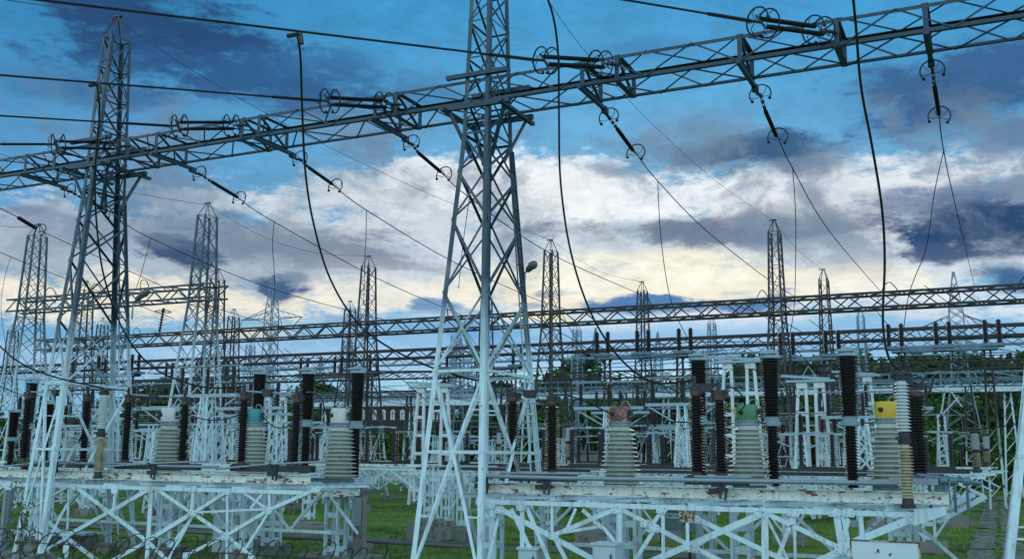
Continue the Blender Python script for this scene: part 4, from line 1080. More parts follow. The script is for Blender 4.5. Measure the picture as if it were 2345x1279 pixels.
# white bus supports with three small insulators, one prototype copied through the yard
def bus_support():
    root = empty('bus_support', (0, 0, 0), 'x', 'bus support')
    b = MB(); H = 5.4
    for sx in (-1, 1):
        for sy in (-1, 1): b.bar((sx*.55, sy*.4, 0), (sx*.22, sy*.2, H), .09)
    z = .2
    while z < H-.7:
        w0 = lerp(.55, .22, z/H); w1 = lerp(.55, .22, (z+.8)/H); v0 = lerp(.4, .2, z/H); v1 = lerp(.4, .2, (z+.8)/H)
        for sy in (-1, 1): b.bar((-w0, sy*v0, z), (w1, sy*v1, z+.8), .05); b.bar((w0, sy*v0, z), (-w1, sy*v1, z+.8), .05)
        for sx in (-1, 1): b.bar((sx*w0, -v0, z), (sx*w1, v1, z+.8), .05)
        z += .8
    b.build('trestle', M['white'], root)
    b = MB(); b.box((0, 0, H+.07), (4.6, .3, .16)); b.bar((-2.2, 0, H), (-.3, 0, H-.9), .07); b.bar((2.2, 0, H), (.3, 0, H-.9), .07); b.build('cross_beam', M['bluecap'], root)
    for k in (-1.9, 0, 1.9):
        q = MB(); q.lathe([(.09, H+.15)]+sheds(H+.15, H+1.35, 8, .09, .16)+[(.08, H+1.4)], (k, 0, 0), 8); q.build('post_insulator', M['brown'], root)
    b = MB(); b.tube([(-2.5, 0, H+1.45), (2.5, 0, H+1.45)], .04, 5); b.build('busbar', M['galv'], root)
    return root
bs0 = bus_support(); Rs = random.Random(9); fst = True
for t_, s0_, s1_, n_ in ((45, -56, -34, 5), (50, -60, -36, 5), (59, -66, -34, 7), (61, -24, -4, 4), (71, -80, -34, 8), (73, -28, -4, 5), (82, -84, -38, 7), (87, -30, -3, 5), (96, -64, -2, 9)):
    for k_ in range(n_):
        x_ = lerp(s0_, s1_, (k_+.5)/n_)+Rs.uniform(-1.5, 1.5)
        if abs(math.atan2(x_, t_)-math.atan2(ray(870, 960).x, ray(870, 960).y)) < .045: continue
        lab_ = 'white laced bus support, %s distance' % ('near' if t_ < 60 else 'middle' if t_ < 80 else 'far')
        if fst: bs0.location = (x_, t_, 0); bs0['label'] = lab_; bs0['group'] = 'white bus supports'; fst = False
        else: copy_tree(bs0, loc=(x_, t_, 0), label=lab_, group='white bus supports', sc_=(1, 1, Rs.uniform(.85, 1.25)))
# grey arresters at rack ends
for px, yb, yt, t, lab in ((500, 1050, 980, 60, 'small grey arrester behind the pale tower, first'), (1142, 1052, 985, 62, 'small stained arrester behind the tallest tower'), (1301, 1052, 973, 56, 'small grey arrester on a white tube right of the tallest tower'), (2238, 1080, 985, 41, 'grey arrester at the right end of the middle rack'), (2262, 1066, 993, 52, 'grey arrester at the right end of the next rack'), (635, 1052, 992, 64, 'small stained arrester left of the middle breaker pole'), (615, 1052, 1000, 70, 'smallest stained arrester left of the middle breaker pole')):
    arrester((px, px), yb, yt, t, lab)
# small white capped transformers in the far left
for px, t, lab in ((95, 46, 'small far ribbed transformer at the left'), (160, 46, 'small far ribbed transformer inside the second tower legs'), (215, 50, 'small far ribbed transformer behind the stained arrester'), (250, 46, 'small far ribbed transformer right of the stained arrester')):
    ct(px, 1062, 985, t, 'capwhite', lab)

# ---------------------------------------------------------------- random slack wires of the far yard
Rw = random.Random(11)
for k in range(80):
    t = Rw.choice((58, 66, 72, 80, 86, 92, 98, 110)); s = Rw.uniform(-75, 6); ln = Rw.uniform(3, 9)
    z0 = Rw.choice((12.6, 9.6, 8.4, 12.1)); z1 = Rw.choice((5.1, 9.6, 8.6, 5.1))
    t2 = t+Rw.uniform(2, 10); m_ = Vector((s+ln*.5, (t+t2)/2, (z0+z1)/2-Rw.uniform(.5, 1.8)))
    wire([(s, t, z0), m_, (s+ln*Rw.choice((-1, 1)), t2, z1)], .022, 'slack black far jumper', 'slack jumpers of the far yard', n=4, sub=5)
for k, (z, t) in enumerate(((11.6, 70), (11.0, 75), (11.4, 82), (10.9, 95))):
    pts = []
    for q in range(13): pts.append((lerp(-95, 18, q/12), t+.2*q, z-.5*math.sin(math.pi*((q*1.0) % 4)/4)))
    wire(pts, .028, 'long horizontal far conductor', 'far busbar conductors', n=4, sub=4)
# suspended strings on left beam & dark blobs
for px, y0, y1, t, lab in ((375, 705, 760, 48, 'string insulator with ring hanging below the grey beam'), (263, 720, 760, 48, 'string insulator hanging left under the grey beam')):
    A = onT(px, y0, t); B = onT(px-10, y1, t); root = empty('suspension_insulator', A, lab, 'insulator', 'suspension insulators of the grey beam')
    q = MB(); L_ = (B-A).length; q.lathe(sheds(0, L_, 9, .04, .12), A, 8, B-A); q.build('insulator_discs', M['polymer'], root)
    q = MB(); ring(q, A.lerp(B, .15), (0, 0, 1), .5, .025, 0, 6.28, n=16); q.build('grading_ring', M['wire'], root)
for s in [(-56+2.9*k) for k in range(5)]+[]:
    pass
def bows(s0, s1, step, t, z, label):
    s = s0
    while s < s1:
        b = MB(); pts = [(s, t+1.0*math.cos(a), z+.9*math.sin(a)) for a in [math.pi*k/8 for k in range(9)]]
        pts = [(s-.75+1.5*k/8, p[1], p[2]) for k, p in enumerate(pts)]
        b.tube(pts, .03, 4); b.thing('jumper_loop', M['wire'], label, 'cable', label+'s'); s += step
bows(-68, 10, 7.8, 66.1, 13.3, 'thin jumper loop arching over the upper far beam')
bows(-57, -44, 4.2, 47.6, 13.35, 'thin jumper loop arching over the grey beam')

# ---------------------------------------------------------------- buildings
def building():
    root = empty('brick_building', onT(905, 1000, 128), 'long dark brick building with arched white windows behind the left racks', 'building')
    x0 = onT(805, 960, 128).x; x1 = onT(1185, 960, 128).x; zt = onT(905, 926, 128).z
    b = MB(); b.box(((x0+x1)/2, 133, zt/2), (x1-x0, 10, zt)); b.build('wall', M['brick'], root)
    b = MB(); b.box(((x0+x1)/2, 133, zt+.2), (x1-x0+.8, 10.8, .4)); b.box(((x0+x1)/2, 131, zt+.9), (x1-x0-2, 5, 1.0)); b.build('roof', M['roof'], root)
    for px in (830, 857, 878, 899, 921, 990, 1005, 1022, 1045, 1110):
        c = onT(px, 948, 127.9); w = MB(); pr = [(-.36, -.8), (.36, -.8), (.36, .35)]+[(.36*math.cos(a), .35+.36*math.sin(a)) for a in [math.pi*k/6 for k in range(1, 6)]]+[(-.36, .35)]
        n = len(pr); vs = [(c.x+p[0]*1.0, 127.9, c.z+p[1]) for p in pr]+[(c.x+p[0], 128.05, c.z+p[1]) for p in pr]
        w.add(vs, [tuple(range(n)), tuple(range(2*n-1, n-1, -1))]+[(i, n+i, n+(i+1) % n, (i+1) % n) for i in range(n)])
        o = w.build('window', M['winwhite'], root)
        m = MB(); m.box((c.x, 127.86, c.z-.15), (.05, .04, 1.3)); m.box((c.x, 127.86, c.z+.1), (.7, .04, .05)); m.build('glazing_bar', M['dark'], o)
building()
def house(px, py, t, w, d, h, rh, lab, roofm, wallm='brick'):
    p = onT(px, py, t); z0 = max(0, (t-118+.12*p.x)*.085)
    root = empty('house', (p.x, t, z0), lab, 'house'); zt = p.z-rh
    b = MB(); b.box((p.x, t+d/2, (z0+zt)/2-.5), (w, d, zt-z0+1)); b.build('wall', M[wallm], root)
    r = MB(); r.add([(p.x-w/2-.4, t-.4, zt), (p.x+w/2+.4, t-.4, zt), (p.x+w/2+.4, t+d+.4, zt), (p.x-w/2-.4, t+d+.4, zt), (p.x-w*.25, t+d/2, zt+rh), (p.x+w*.25, t+d/2, zt+rh)], [(0, 1, 5, 4), (1, 2, 5), (2, 3, 4, 5), (3, 0, 4), (0, 3, 2, 1)]); r.build('roof', M[roofm], root)
    for e in (-.3, 0, .3):
        q = MB(); q.box((p.x+e*w, t-.05, zt-1.2), (1.0, .12, 1.2)); q.build('window', M['winwhite'], root)
house(905, 895, 165, 13, 9, 5, 3.0, 'house with red brown hipped roof above the brick building', 'redroof')
house(845, 905, 172, 10, 9, 5, 2.0, 'grey roofed house behind the slim dark tower', 'roof')
house(668, 893, 175, 12, 9, 5, 1.5, 'dark house roof between the left breaker poles', 'roof')
b = MB(); p = onT(880, 1020, 118); b.box((p.x, 118, 1.6), (26, .3, 3.4)); b.thing('yard_wall', M['concol'], 'long pale wall behind the racks left of the tallest tower', 'wall')
b = MB(); p = onT(1370, 1025, 108); b.box((p.x, 108, 1.9), (6, 4, 3.8)); b.box((p.x, 108, 3.9), (6.4, 4.4, .2)); b.thing('shed', M['concrete'], 'low grey shed behind the racks right of the tallest tower', 'shed')

# ---------------------------------------------------------------- trees
def tree_proto(name, seed, mat, H=9, Rr=3.4, n=1500, leaf=.34, bush=False, tk=1):
    r = random.Random(seed); root = empty(name, (0, 0, 0), 'x', 'tree' if not bush else 'bush')
    t = MB(); tops = []
    th = H*.3 if not bush else .3
    t.tube([(0, 0, -.6), (.1, .05, th), (.2, -.1, H*.7)], .22 if not bush else .08*tk, 7, r2=.05*tk)
    for k in range(9):
        a = r.uniform(0, 6.28); z = r.uniform(th, H*.75); L_ = Rr*r.uniform(.5, .9)*(1.1-z/H*.6)
        e = Vector((L_*math.cos(a), L_*math.sin(a), z+r.uniform(.4, 1.6))); t.tube([(.1, 0, z-.4), e*.55+Vector((0, 0, z*.45)), e], .09*tk, 5, r2=.02*tk); tops.append(e)
    t.build('trunk', M['bark'], root)
    c = MB(); cl = []
    for k in range(26):
        a = r.uniform(0, 6.28); u = r.random(); z = th*.9+(H-th*.9)*u; rad = Rr*math.sin(math.pi*min(1, .18+u*.80))**.8*r.uniform(.35, 1)
        cl.append((Vector((rad*math.cos(a), rad*math.sin(a), z)), r.uniform(.5, 1.15)*Rr*.32))
    for e in tops: cl.append((e, Rr*.3))
    for k in range(n):
        p, q = cl[r.randrange(len(cl))]; d = Vector((r.gauss(0, 1), r.gauss(0, 1), r.gauss(0, .8))); d = d.normalized()*q*r.random()**.4
        o = p+d; nx = Vector((r.gauss(0, 1), r.gauss(0, 1), r.gauss(0, 1))).normalized(); ny = nx.cross(Vector((r.gauss(0, 1), r.gauss(0, 1), r.gauss(0, 1)))).normalized(); s = leaf*r.uniform(.6, 1.3)
        c.add([o-nx*s, o+ny*s*.6, o+nx*s, o-ny*s*.6], [(0, 1, 2, 3)])
    c.build('crown', M[mat], root); return root
def ground_z(x, y): d = max(0, y-118+.12*x); return 0 if d <= 0 else min(24, d*.085)
protos = [tree_proto('broadleaf_tree', 1, 'leafd', 10, 3.8, 1700, .36), tree_proto('broadleaf_tree', 2, 'leafd', 11.5, 3.5, 1700, .36), tree_proto('broadleaf_tree', 3, 'leafb', 8.5, 3.6, 1500, .34), tree_proto('broadleaf_tree', 4, 'leafd', 9.5, 4.4, 1800, .38)]
bushp = [tree_proto('bush', 8, 'leafb', 3.2, 2.0, 700, .2, True), tree_proto('bush', 9, 'leafb', 2.6, 1.7, 600, .18, True)]
used = set()
def put_tree(pr, x, y, s, lab, grp):
    k = id(pr)
    if k not in used:
        used.add(k); pr.location = (x, y, ground_z(x, y)); pr.scale = (s, s, s); pr.rotation_euler = (0, 0, R_.uniform(0, 6)); pr['label'] = lab; pr['group'] = grp
    else: copy_tree(pr, loc=(x, y, ground_z(x, y)), label=lab, group=grp, rz=R_.uniform(0, 6), sc_=s)
Rt = random.Random(21)
def wood(x0, x1, ytop, t, n, sizes, prs, lab, grp, hs=None):
    for k in range(n):
        px = lerp(x0, x1, (k+Rt.uniform(.1, .9))/n); tt = t+Rt.uniform(-5, 6)
        p = onT(px, ytop+Rt.uniform(-8, 14), tt); gz = ground_z(p.x, tt); pr = Rt.choice(prs)
        H = {0: 10, 1: 11.5, 2: 8.5, 3: 9.5}[protos.index(pr)] if pr in protos else 3
        put_tree(pr, p.x, tt, max(.3, min(2.1, (p.z-gz)/H)), lab, grp)
D_, B_ = [protos[0], protos[1], protos[3]], [protos[2]]
wood(2060, 2420, 826, 146, 30, 1, D_, 'dark broadleaf tree on the wooded slope at the right', 'trees of the right hand slope')
wood(1700, 2080, 836, 146, 28, 1, D_, 'dark broadleaf tree of the wood behind the walkway', 'trees behind the walkway')
wood(1260, 1720, 880, 152, 20, 1, D_+B_, 'tree of the wood right of the tallest tower', 'trees right of the tallest tower')
wood(1290, 2400, 925, 128, 34, 1, D_+B_, 'tree in the front rank of the wood below the walkway', 'front rank trees below the walkway')
wood(2080, 2420, 990, 118, 9, 1, B_, 'bright green low tree at the edge of the right hand wood', 'bright edge trees on the right')
wood(1280, 1350, 832, 140, 3, 1, D_, 'tall ragged tree above the walkway right of the tallest tower', 'tall ragged trees')
wood(690, 790, 890, 145, 7, 1, D_, 'tree behind the left breaker poles', 'trees behind the left breaker poles')
wood(300, 560, 885, 150, 12, 1, D_, 'dark tree seen behind the pale tower', 'trees behind the pale tower')
wood(560, 790, 950, 122, 9, 1, B_+D_, 'green tree left of the brick building', 'trees left of the brick building')
wood(790, 1000, 985, 120, 10, 1, B_, 'low green tree in front of the brick building', 'trees before the brick building')
wood(1000, 1260, 950, 122, 10, 1, B_+D_, 'green tree right of the brick building', 'trees right of the brick building')
wood(-40, 320, 960, 130, 14, 1, D_, 'dark tree seen through the second tower', 'trees behind the second tower')
wood(1010, 1240, 880, 150, 8, 1, D_, 'dark tree behind the legs of the tallest tower', 'trees behind the tallest tower')
for k, (px, py, s, lab) in enumerate(((2265, 1112, .8, 'round bright bush at the end of the racks'), (2240, 1120, .55, 'small bush beside the slab path far end'), (1640, 1160, .4, 'low bush under the right platform'), (2135, 1180, .38, 'dark low bush beside the stacked blocks'), (1310, 1190, .4, 'low dark bush right of the tallest tower'))):
    p = onZ(px, py, 0); put_tree(bushp[k % 2], p.x, p.y, s, lab, 'bushes in the yard')
p = onZ(55, 1290, 0)
q = tree_proto('sapling', 15, 'leafb', 1.7, .5, 420, .045, True, tk=.12); pp = onT(42, 1240, 22); q.location = (pp.x, pp.y, .3); q['label'] = 'bright green sapling at the lower left corner behind the barbed wire'; q['category'] = 'sapling'

# ---------------------------------------------------------------- small yard things
def block(px, py, w, h, d, label, mat='concrete', name='concrete_block', cat='block', grp='concrete blocks in the grass'):
    p = onZ(px, py, 0); b = MB(); b.box((p.x, p.y, h/2-.05), (w, d, h)); b.box((p.x, p.y, h+.0), (w*.6, d*.6, .1))
    b.box((p.x+w*.56, p.y+.1, h*.3), (w*.16, d*.7, h*.5)); return b.thing(name, M[mat], label, cat, grp)
block(400, 1190, 1.7, .6, 1.6, 'dark concrete block seen under the left platform'); block(80, 1130, 2.2, .5, 1.4, 'concrete block far left beyond the rack')
block(705, 1212, 2.6, .28, 2.2, 'flat concrete slab base left of the lone transformer stand'); block(985, 1235, 1.5, .8, 1.3, 'tall concrete base under the red dot post'); block(1375, 1250, 1.6, .75, 1.3, 'concrete base right of the tallest tower')
block(2012, 1210, 1.0, .45, .9, 'concrete block behind the board'); block(2185, 1205, 1.4, .6, .8, 'stacked concrete blocks by the grass at the right'); block(2160, 1160, 1.1, .45, .8, 'farther concrete block by the grass at the right'); block(1060, 1235, 1.4, .5, 1.1, 'concrete base left of the right platform')
def mast(px, pyb, pyt, label, w=.38):
    p = onZ(px, pyb, 0); top = onT(px, pyt, p.y).z
    root = empty('battened_post', (p.x, p.y, 0), label, 'post', 'battened posts in the grass'); tp = MB(); tp.box((p.x, p.y, top+.03), (w+.2, w+.2, .06)); tp.build('top_plate', M['white'], root); batten_column(root, p.x, p.y, .4, top, w, part=True, extra=.07, step=.6)
mast(985, 1232, 1065, 'white battened post on the tall concrete base'); mast(705, 1208, 1085, 'white battened post on the flat slab'); mast(1375, 1245, 1080, 'white battened post right of the tallest tower'); mast(1060, 1230, 1080, 'white battened post left of the right platform')
# red dot sign on that post
p = onZ(985, 1232, 0); c = onT(967, 1120, p.y-.35); b = MB(); b.box(c, (.26, .02, .34)); o = b.thing('warning_plate', M['signw'], 'small white plate with a red dot near the left leg of the tallest tower', 'sign', origin=tuple(c))
b = MB(); b.lathe([(.09, 0), (.09, .01)], (0, -.012, 0), 20, (0, -1, 0)); o2 = b.build('red_dot', M['redpaint'], None); o2.parent = o
# low pipe railing by the road
A = onZ(-60, 1190, .35); B = onZ(1058, 1250, .35)
pA = onZ(190, 1205, .35)
b = MB(); b.tube([(-47, B.y+.2, .35), (B.x, B.y, .35)], .06, 8)
s = -46
while s < B.x: b.tube([(s, B.y+.05, -.05), (s, B.y+.05, .34)], .035, 6); s += 3
b.thing('pipe_rail', M['pipe'], 'long low purple grey pipe rail beside the dirt road', 'rail')
b = MB(); p = onZ(2200, 1142, 0); b.box((p.x-2, p.y, .16), (46, .16, .2)); b.box((p.x-2, p.y+1.4, .16), (46, .16, .2)); b.thing('cable_trough', M['concrete'], 'long low concrete trough crossing the grass at the right', 'cable trough')
# cabinets
def cabinet(px, py0, py1, w, t, label, mat, door=True, cat='cabinet'):
    p = onT(px, py0, t); z1 = p.z; z0 = onT(px, py1, t).z
    root = empty('control_cabinet', (p.x, t, max(0, z0)), label, cat); b = MB(); b.box((p.x, t, (z0+z1)/2), (w, .55, z1-z0)); b.box((p.x, t, z1+.02), (w+.08, .63, .05)); b.build('body', M[mat], root)
    d = MB(); d.box((p.x-.02, t-.285, (z0+z1)/2), (w-.12, .02, z1-z0-.14)); dd = d.build('door', M[mat], root); h = MB(); h.box((p.x+w*.33, t-.31, (z0+z1)/2), (.03, .04, .16)); h.build('handle', M['dark'], dd)
    if z0 > .3:
        l = MB()
        for e in (-1, 1): l.box((p.x+e*w*.4, t, z0/2), (.07, .07, z0))
        l.build('leg', M['dark'], root)
    return root, p
cab, cp = cabinet(1546, 1168, 1213, 1.05, 29.6, 'grey control cabinet with a white lettered plate under the right platform', 'cabinet')
cabinet(519, 1150, 1262, .55, 27.0, 'tall light grey cabinet behind the left truss', 'lightcab')
cabinet(1392, 1245, 1300, .55, 23.0, 'white cabinet low at the bottom edge under the red cap', 'lightcab')
cabinet(1218, 1255, 1300, .5, 24.0, 'small white box at the bottom edge by the tallest tower', 'lightcab')
cabinet(370, 1155, 1182, .7, 36.0, 'dark red box in the grass behind the left platform', 'redbox')
cabinet(820, 1110, 1130, .35, 38, 'small grey box right of the lone transformer', 'cabinet')
def text(body, size, loc, mat, parent, name='lettering', rot=(math.pi/2, 0, 0)):
    cu = bpy.data.curves.new(name, 'FONT'); cu.body = body; cu.size = size; cu.extrude = .003; cu.align_x = 'CENTER'; cu.align_y = 'CENTER'
    tmp = bpy.data.objects.new('tmp', cu); col.objects.link(tmp); bpy.context.view_layer.update()
    me = bpy.data.meshes.new_from_object(tmp.evaluated_get(bpy.context.evaluated_depsgraph_get())); bpy.data.objects.remove(tmp)
    me.materials.clear(); me.materials.append(mat); o = bpy.data.objects.new(name, me); col.objects.link(o); o.parent = parent
    pl = Vector(parent['_o']) if '_o' in parent else Vector(parent.location)
    o.location = Vector(loc)-pl; o.rotation_euler = rot; return o
c = onT(1540, 1180, 29.29); b = MB(); b.box(c, (.40, .012, .15)); pl = b.build('name_plate', M['signw'], cab)
text('ЗВГГ-9', .105, c+Vector((0, -.012, 0)), M['black'], pl)
# signs
def sign(px, py, w, h, t, label, mat, pole=None, tilt=0):
    c = onT(px, py, t); root = empty('sign', c-Vector((0, 0, h/2)), label, 'sign'); b = MB(); b.box(c, (w, .03, h)); pn = b.build('panel', M[mat], root)
    if pole:
        q = MB(); q.bar(c+Vector((0, .04, 0)), c+Vector((0, .04, -pole)), .07); q.build('post', M['white'], root)
    return root, c, pn
rs, c, pn = sign(1573, 1181, .36, .26, 23.3, 'small rusted number sign on a white stub under the right rail', 'signrust', .75)
text('24', .17, c+Vector((-.07, -.02, .0)), M['black'], pn); text('П', .15, c+Vector((.11, -.02, .02)), M['black'], pn)
sign(262, 1121, .24, .20, 23.3, 'small blank white sign hanging under the left rail', 'signw', .6)
sign(151, 1256, .22, .24, 22.9, 'small blank white plate on the left truss post', 'signw', .4)
rs, c, pn = sign(2027, 1275, 1.25, .60, 21.5, 'large white board with rusty edges at the bottom right', 'boardrust')
b = MB(); b.box(c+Vector((0, -.005, .305)), (1.28, .045, .03)); b.box(c+Vector((.63, -.005, 0)), (.03, .045, .6)); b.box(c+Vector((-.63, -.005, 0)), (.03, .045, .6)); b.build('frame', M['signrust'], rs)
b = MB(); b.box(c+Vector((-.5, .05, -1.2)), (.08, .06, 2.0)); b.box(c+Vector((.5, .05, -1.2)), (.08, .06, 2.0)); b.build('post', M['white'], rs)
# small masonry hut bottom left
p = onT(90, 1260, 27.5); root = empty('masonry_plinth', (p.x, p.y, 0), 'low grey masonry base with a dark opening at the bottom left', 'base')
b = MB(); zt = onT(90, 1222, 27.5).z; b.box((p.x-.2, p.y+.6, zt/2), (3.6, 1.2, zt)); b.build('body', M['concrete'], root); b = MB(); b.box((p.x-.2, p.y+.55, zt+.03), (3.9, 1.5, .08)); b.build('lid', M['lightcab'], root)
b = MB(); q = onT(27, 1255, 27.45); b.box((q.x, p.y-.02, q.z), (.22, .06, .4)); b.box((onT(92, 1255, 27.4).x, p.y-.02, q.z), (.45, .06, .5)); b.build('opening', M['black'], root)
# dark post left edge
b = MB(); A = onT(14, 1120, 23.4); b.tube([A, Vector((A.x, A.y, 0))], .07, 8); B = onT(26, 1120, 23.6); b.bar(B, Vector((B.x-.05, B.y, 0)), .14); b.thing('pipe_post', M['galv'], 'grey pipe post rising at the lower left corner', 'post')
# coiled barbed wire along the perimeter, bottom left
b = MB(); pts = []; Rb = random.Random(4); T_ = 9.0
n = 900; turns = 26
xa = onT(-60, 1240, T_).x; xb = onT(900, 1278, T_).x
za = onT(0, 1232, T_).z; zb = onT(700, 1268, T_).z
for k in range(n+1):
    u = k/n; a = u*turns*2*math.pi; rr = .20*(1+.18*math.sin(a*.37)); x = lerp(xa, xb, u)+rr*.5*math.sin(a*1.0)+.05*math.sin(a*.23)
    c = Vector((x, T_+rr*math.cos(a), lerp(za, zb, u)-.06+rr*.85*math.sin(a))); pts.append(c)
b.tube(pts, .006, 4)
for k in range(0, n, 4):
    c = pts[k]
    for _ in range(2):
        d = Vector((Rb.gauss(0, 1), Rb.gauss(0, 1), Rb.gauss(0, 1))).normalized()*.026; b.tube([c-d, c+d], .0035, 3)
zf = onT(200, 1290, T_).z
b.tube([(xa, T_, za-.03), (xb, T_, zb-.03)], .005, 4)
b.thing('barbed_wire_coil', M['barb'], 'dark coil of barbed wire along the bottom left edge', 'barbed wire')
b = MB()
for k in range(9):
    x = lerp(xa, xb, k/8); z = lerp(za, zb, k/8); b.bar((x, T_, 0), (x, T_, z-.18), .06); 
b.tube([(xa, T_, za-.25), (xb, T_, zb-.25)], .006, 4); b.tube([(xa, T_, za-.6), (xb, T_, zb-.6)], .006, 4)
b.thing('perimeter_fence', M['galv'], 'wire fence below the barbed wire coil', 'fence')

# ---------------------------------------------------------------- sky and light
w = bpy.data.worlds.new('World'); sc.world = w; w.use_nodes = True
nt = w.node_tree; nt.nodes.clear(); t = NT(nt)
out = t.new('ShaderNodeOutputWorld'); bg = t.new('ShaderNodeBackground'); t.link(bg.outputs[0], out.inputs[0])
SUN_AZ = math.atan2(ray(1420, 700).x, ray(1420, 700).y); SUN_EL = math.radians(9)
sky = t.new('ShaderNodeTexSky', sky_type='NISHITA', sun_disc=False); sky.sun_elevation = SUN_EL; sky.sun_rotation = SUN_AZ
tc = t.new('ShaderNodeTexCoord'); D = tc.outputs['Generated']
sep = t.new('ShaderNodeSeparateXYZ'); t.link(D, sep.inputs[0])
az = t.math('ARCTAN2', sep.outputs[0], sep.outputs[1]); el = t.math('ARCSINE', sep.outputs[2])
deg = 57.29578
azd = t.math('ADD', t.math('MULTIPLY', az, deg), 25.4445); eld = t.math('MULTIPLY', el, deg)   # degrees from the view bearing
def pixdeg(x, y):
    d = ray(x, y).normalized(); return (math.degrees(math.atan2(d.x, d.y))+25.4445, math.degrees(math.asin(d.z)))
cmb = t.new('ShaderNodeCombineXYZ'); t.link(azd, cmb.inputs[0]); t.link(eld, cmb.inputs[1]); AE = cmb.outputs[0]
# cloud turbulence in sky angles, stretched sideways
sq = t.new('ShaderNodeVectorMath', operation='MULTIPLY'); t.link(AE, sq.inputs[0]); sq.inputs[1].default_value = (.40, 1, 1)
wn = t.new('ShaderNodeTexNoise'); wn.inputs['Scale'].default_value = .16; wn.inputs['Detail'].default_value = 7; wn.inputs['Roughness'].default_value = .56; t.link(sq.outputs[0], wn.inputs['Vector'])
wv = t.new('ShaderNodeVectorMath', operation='SUBTRACT'); t.link(wn.outputs['Color'], wv.inputs[0]); wv.inputs[1].default_value = (.5, .5, .5)
ws = t.new('ShaderNodeVectorMath', operation='MULTIPLY'); t.link(wv.outputs[0], ws.inputs[0]); ws.inputs[1].default_value = (10, 4.2, 0)
wa = t.new('ShaderNodeVectorMath', operation='ADD'); t.link(AE, wa.inputs[0]); t.link(ws.outputs[0], wa.inputs[1]); WP = wa.outputs[0]
fine = t.noise(sq.outputs[0], .62, 10, .66, .25)
fine2 = t.noise(sq.outputs[0], 2.6, 9, .68, .15)
fineb = t.math('ADD', t.math('SUBTRACT', fine, .5), t.math('MULTIPLY', t.math('SUBTRACT', fine2, .5), .45))
# clear sky
el0 = t.ramp(eld, 2, 26)
clear = t.mix(el0, rgb(142, 196, 234), rgb(56, 150, 205))
clear = t.mix(t.ramp(azd, -36, 4), t.mix(1.0, clear, (.66, .76, .82), 'MULTIPLY'), clear)
nsk = t.mix(1.0, sky.outputs[0], (.05, .085, .12), 'MULTIPLY')
c = t.mix(.08, clear, nsk)
def blob(c, x, y, rx, ry, colr, a=1.0, soft=.55, tex=2.1, slope=0):
    cx, cy = pixdeg(x, y); kx = 40.0; rx_ = rx/kx; ry_ = ry/kx
    s = t.new('ShaderNodeVectorMath', operation='SUBTRACT'); t.link(WP, s.inputs[0]); s.inputs[1].default_value = (cx, cy, 0)
    m = t.new('ShaderNodeVectorMath', operation='MULTIPLY'); t.link(s.outputs[0], m.inputs[0]); m.inputs[1].default_value = (1/rx_, 1/ry_, 0)
    l = t.new('ShaderNodeVectorMath', operation='LENGTH'); t.link(m.outputs[0], l.inputs[0])
    v = t.math('ADD', t.math('SUBTRACT', 1.0, l.outputs['Value']), t.math('MULTIPLY', fineb, tex))
    f = t.ramp(v, 0, soft)
    if a < 1: f = t.math('MULTIPLY', f, a)
    return t.mix(f, c, rgb(*colr))
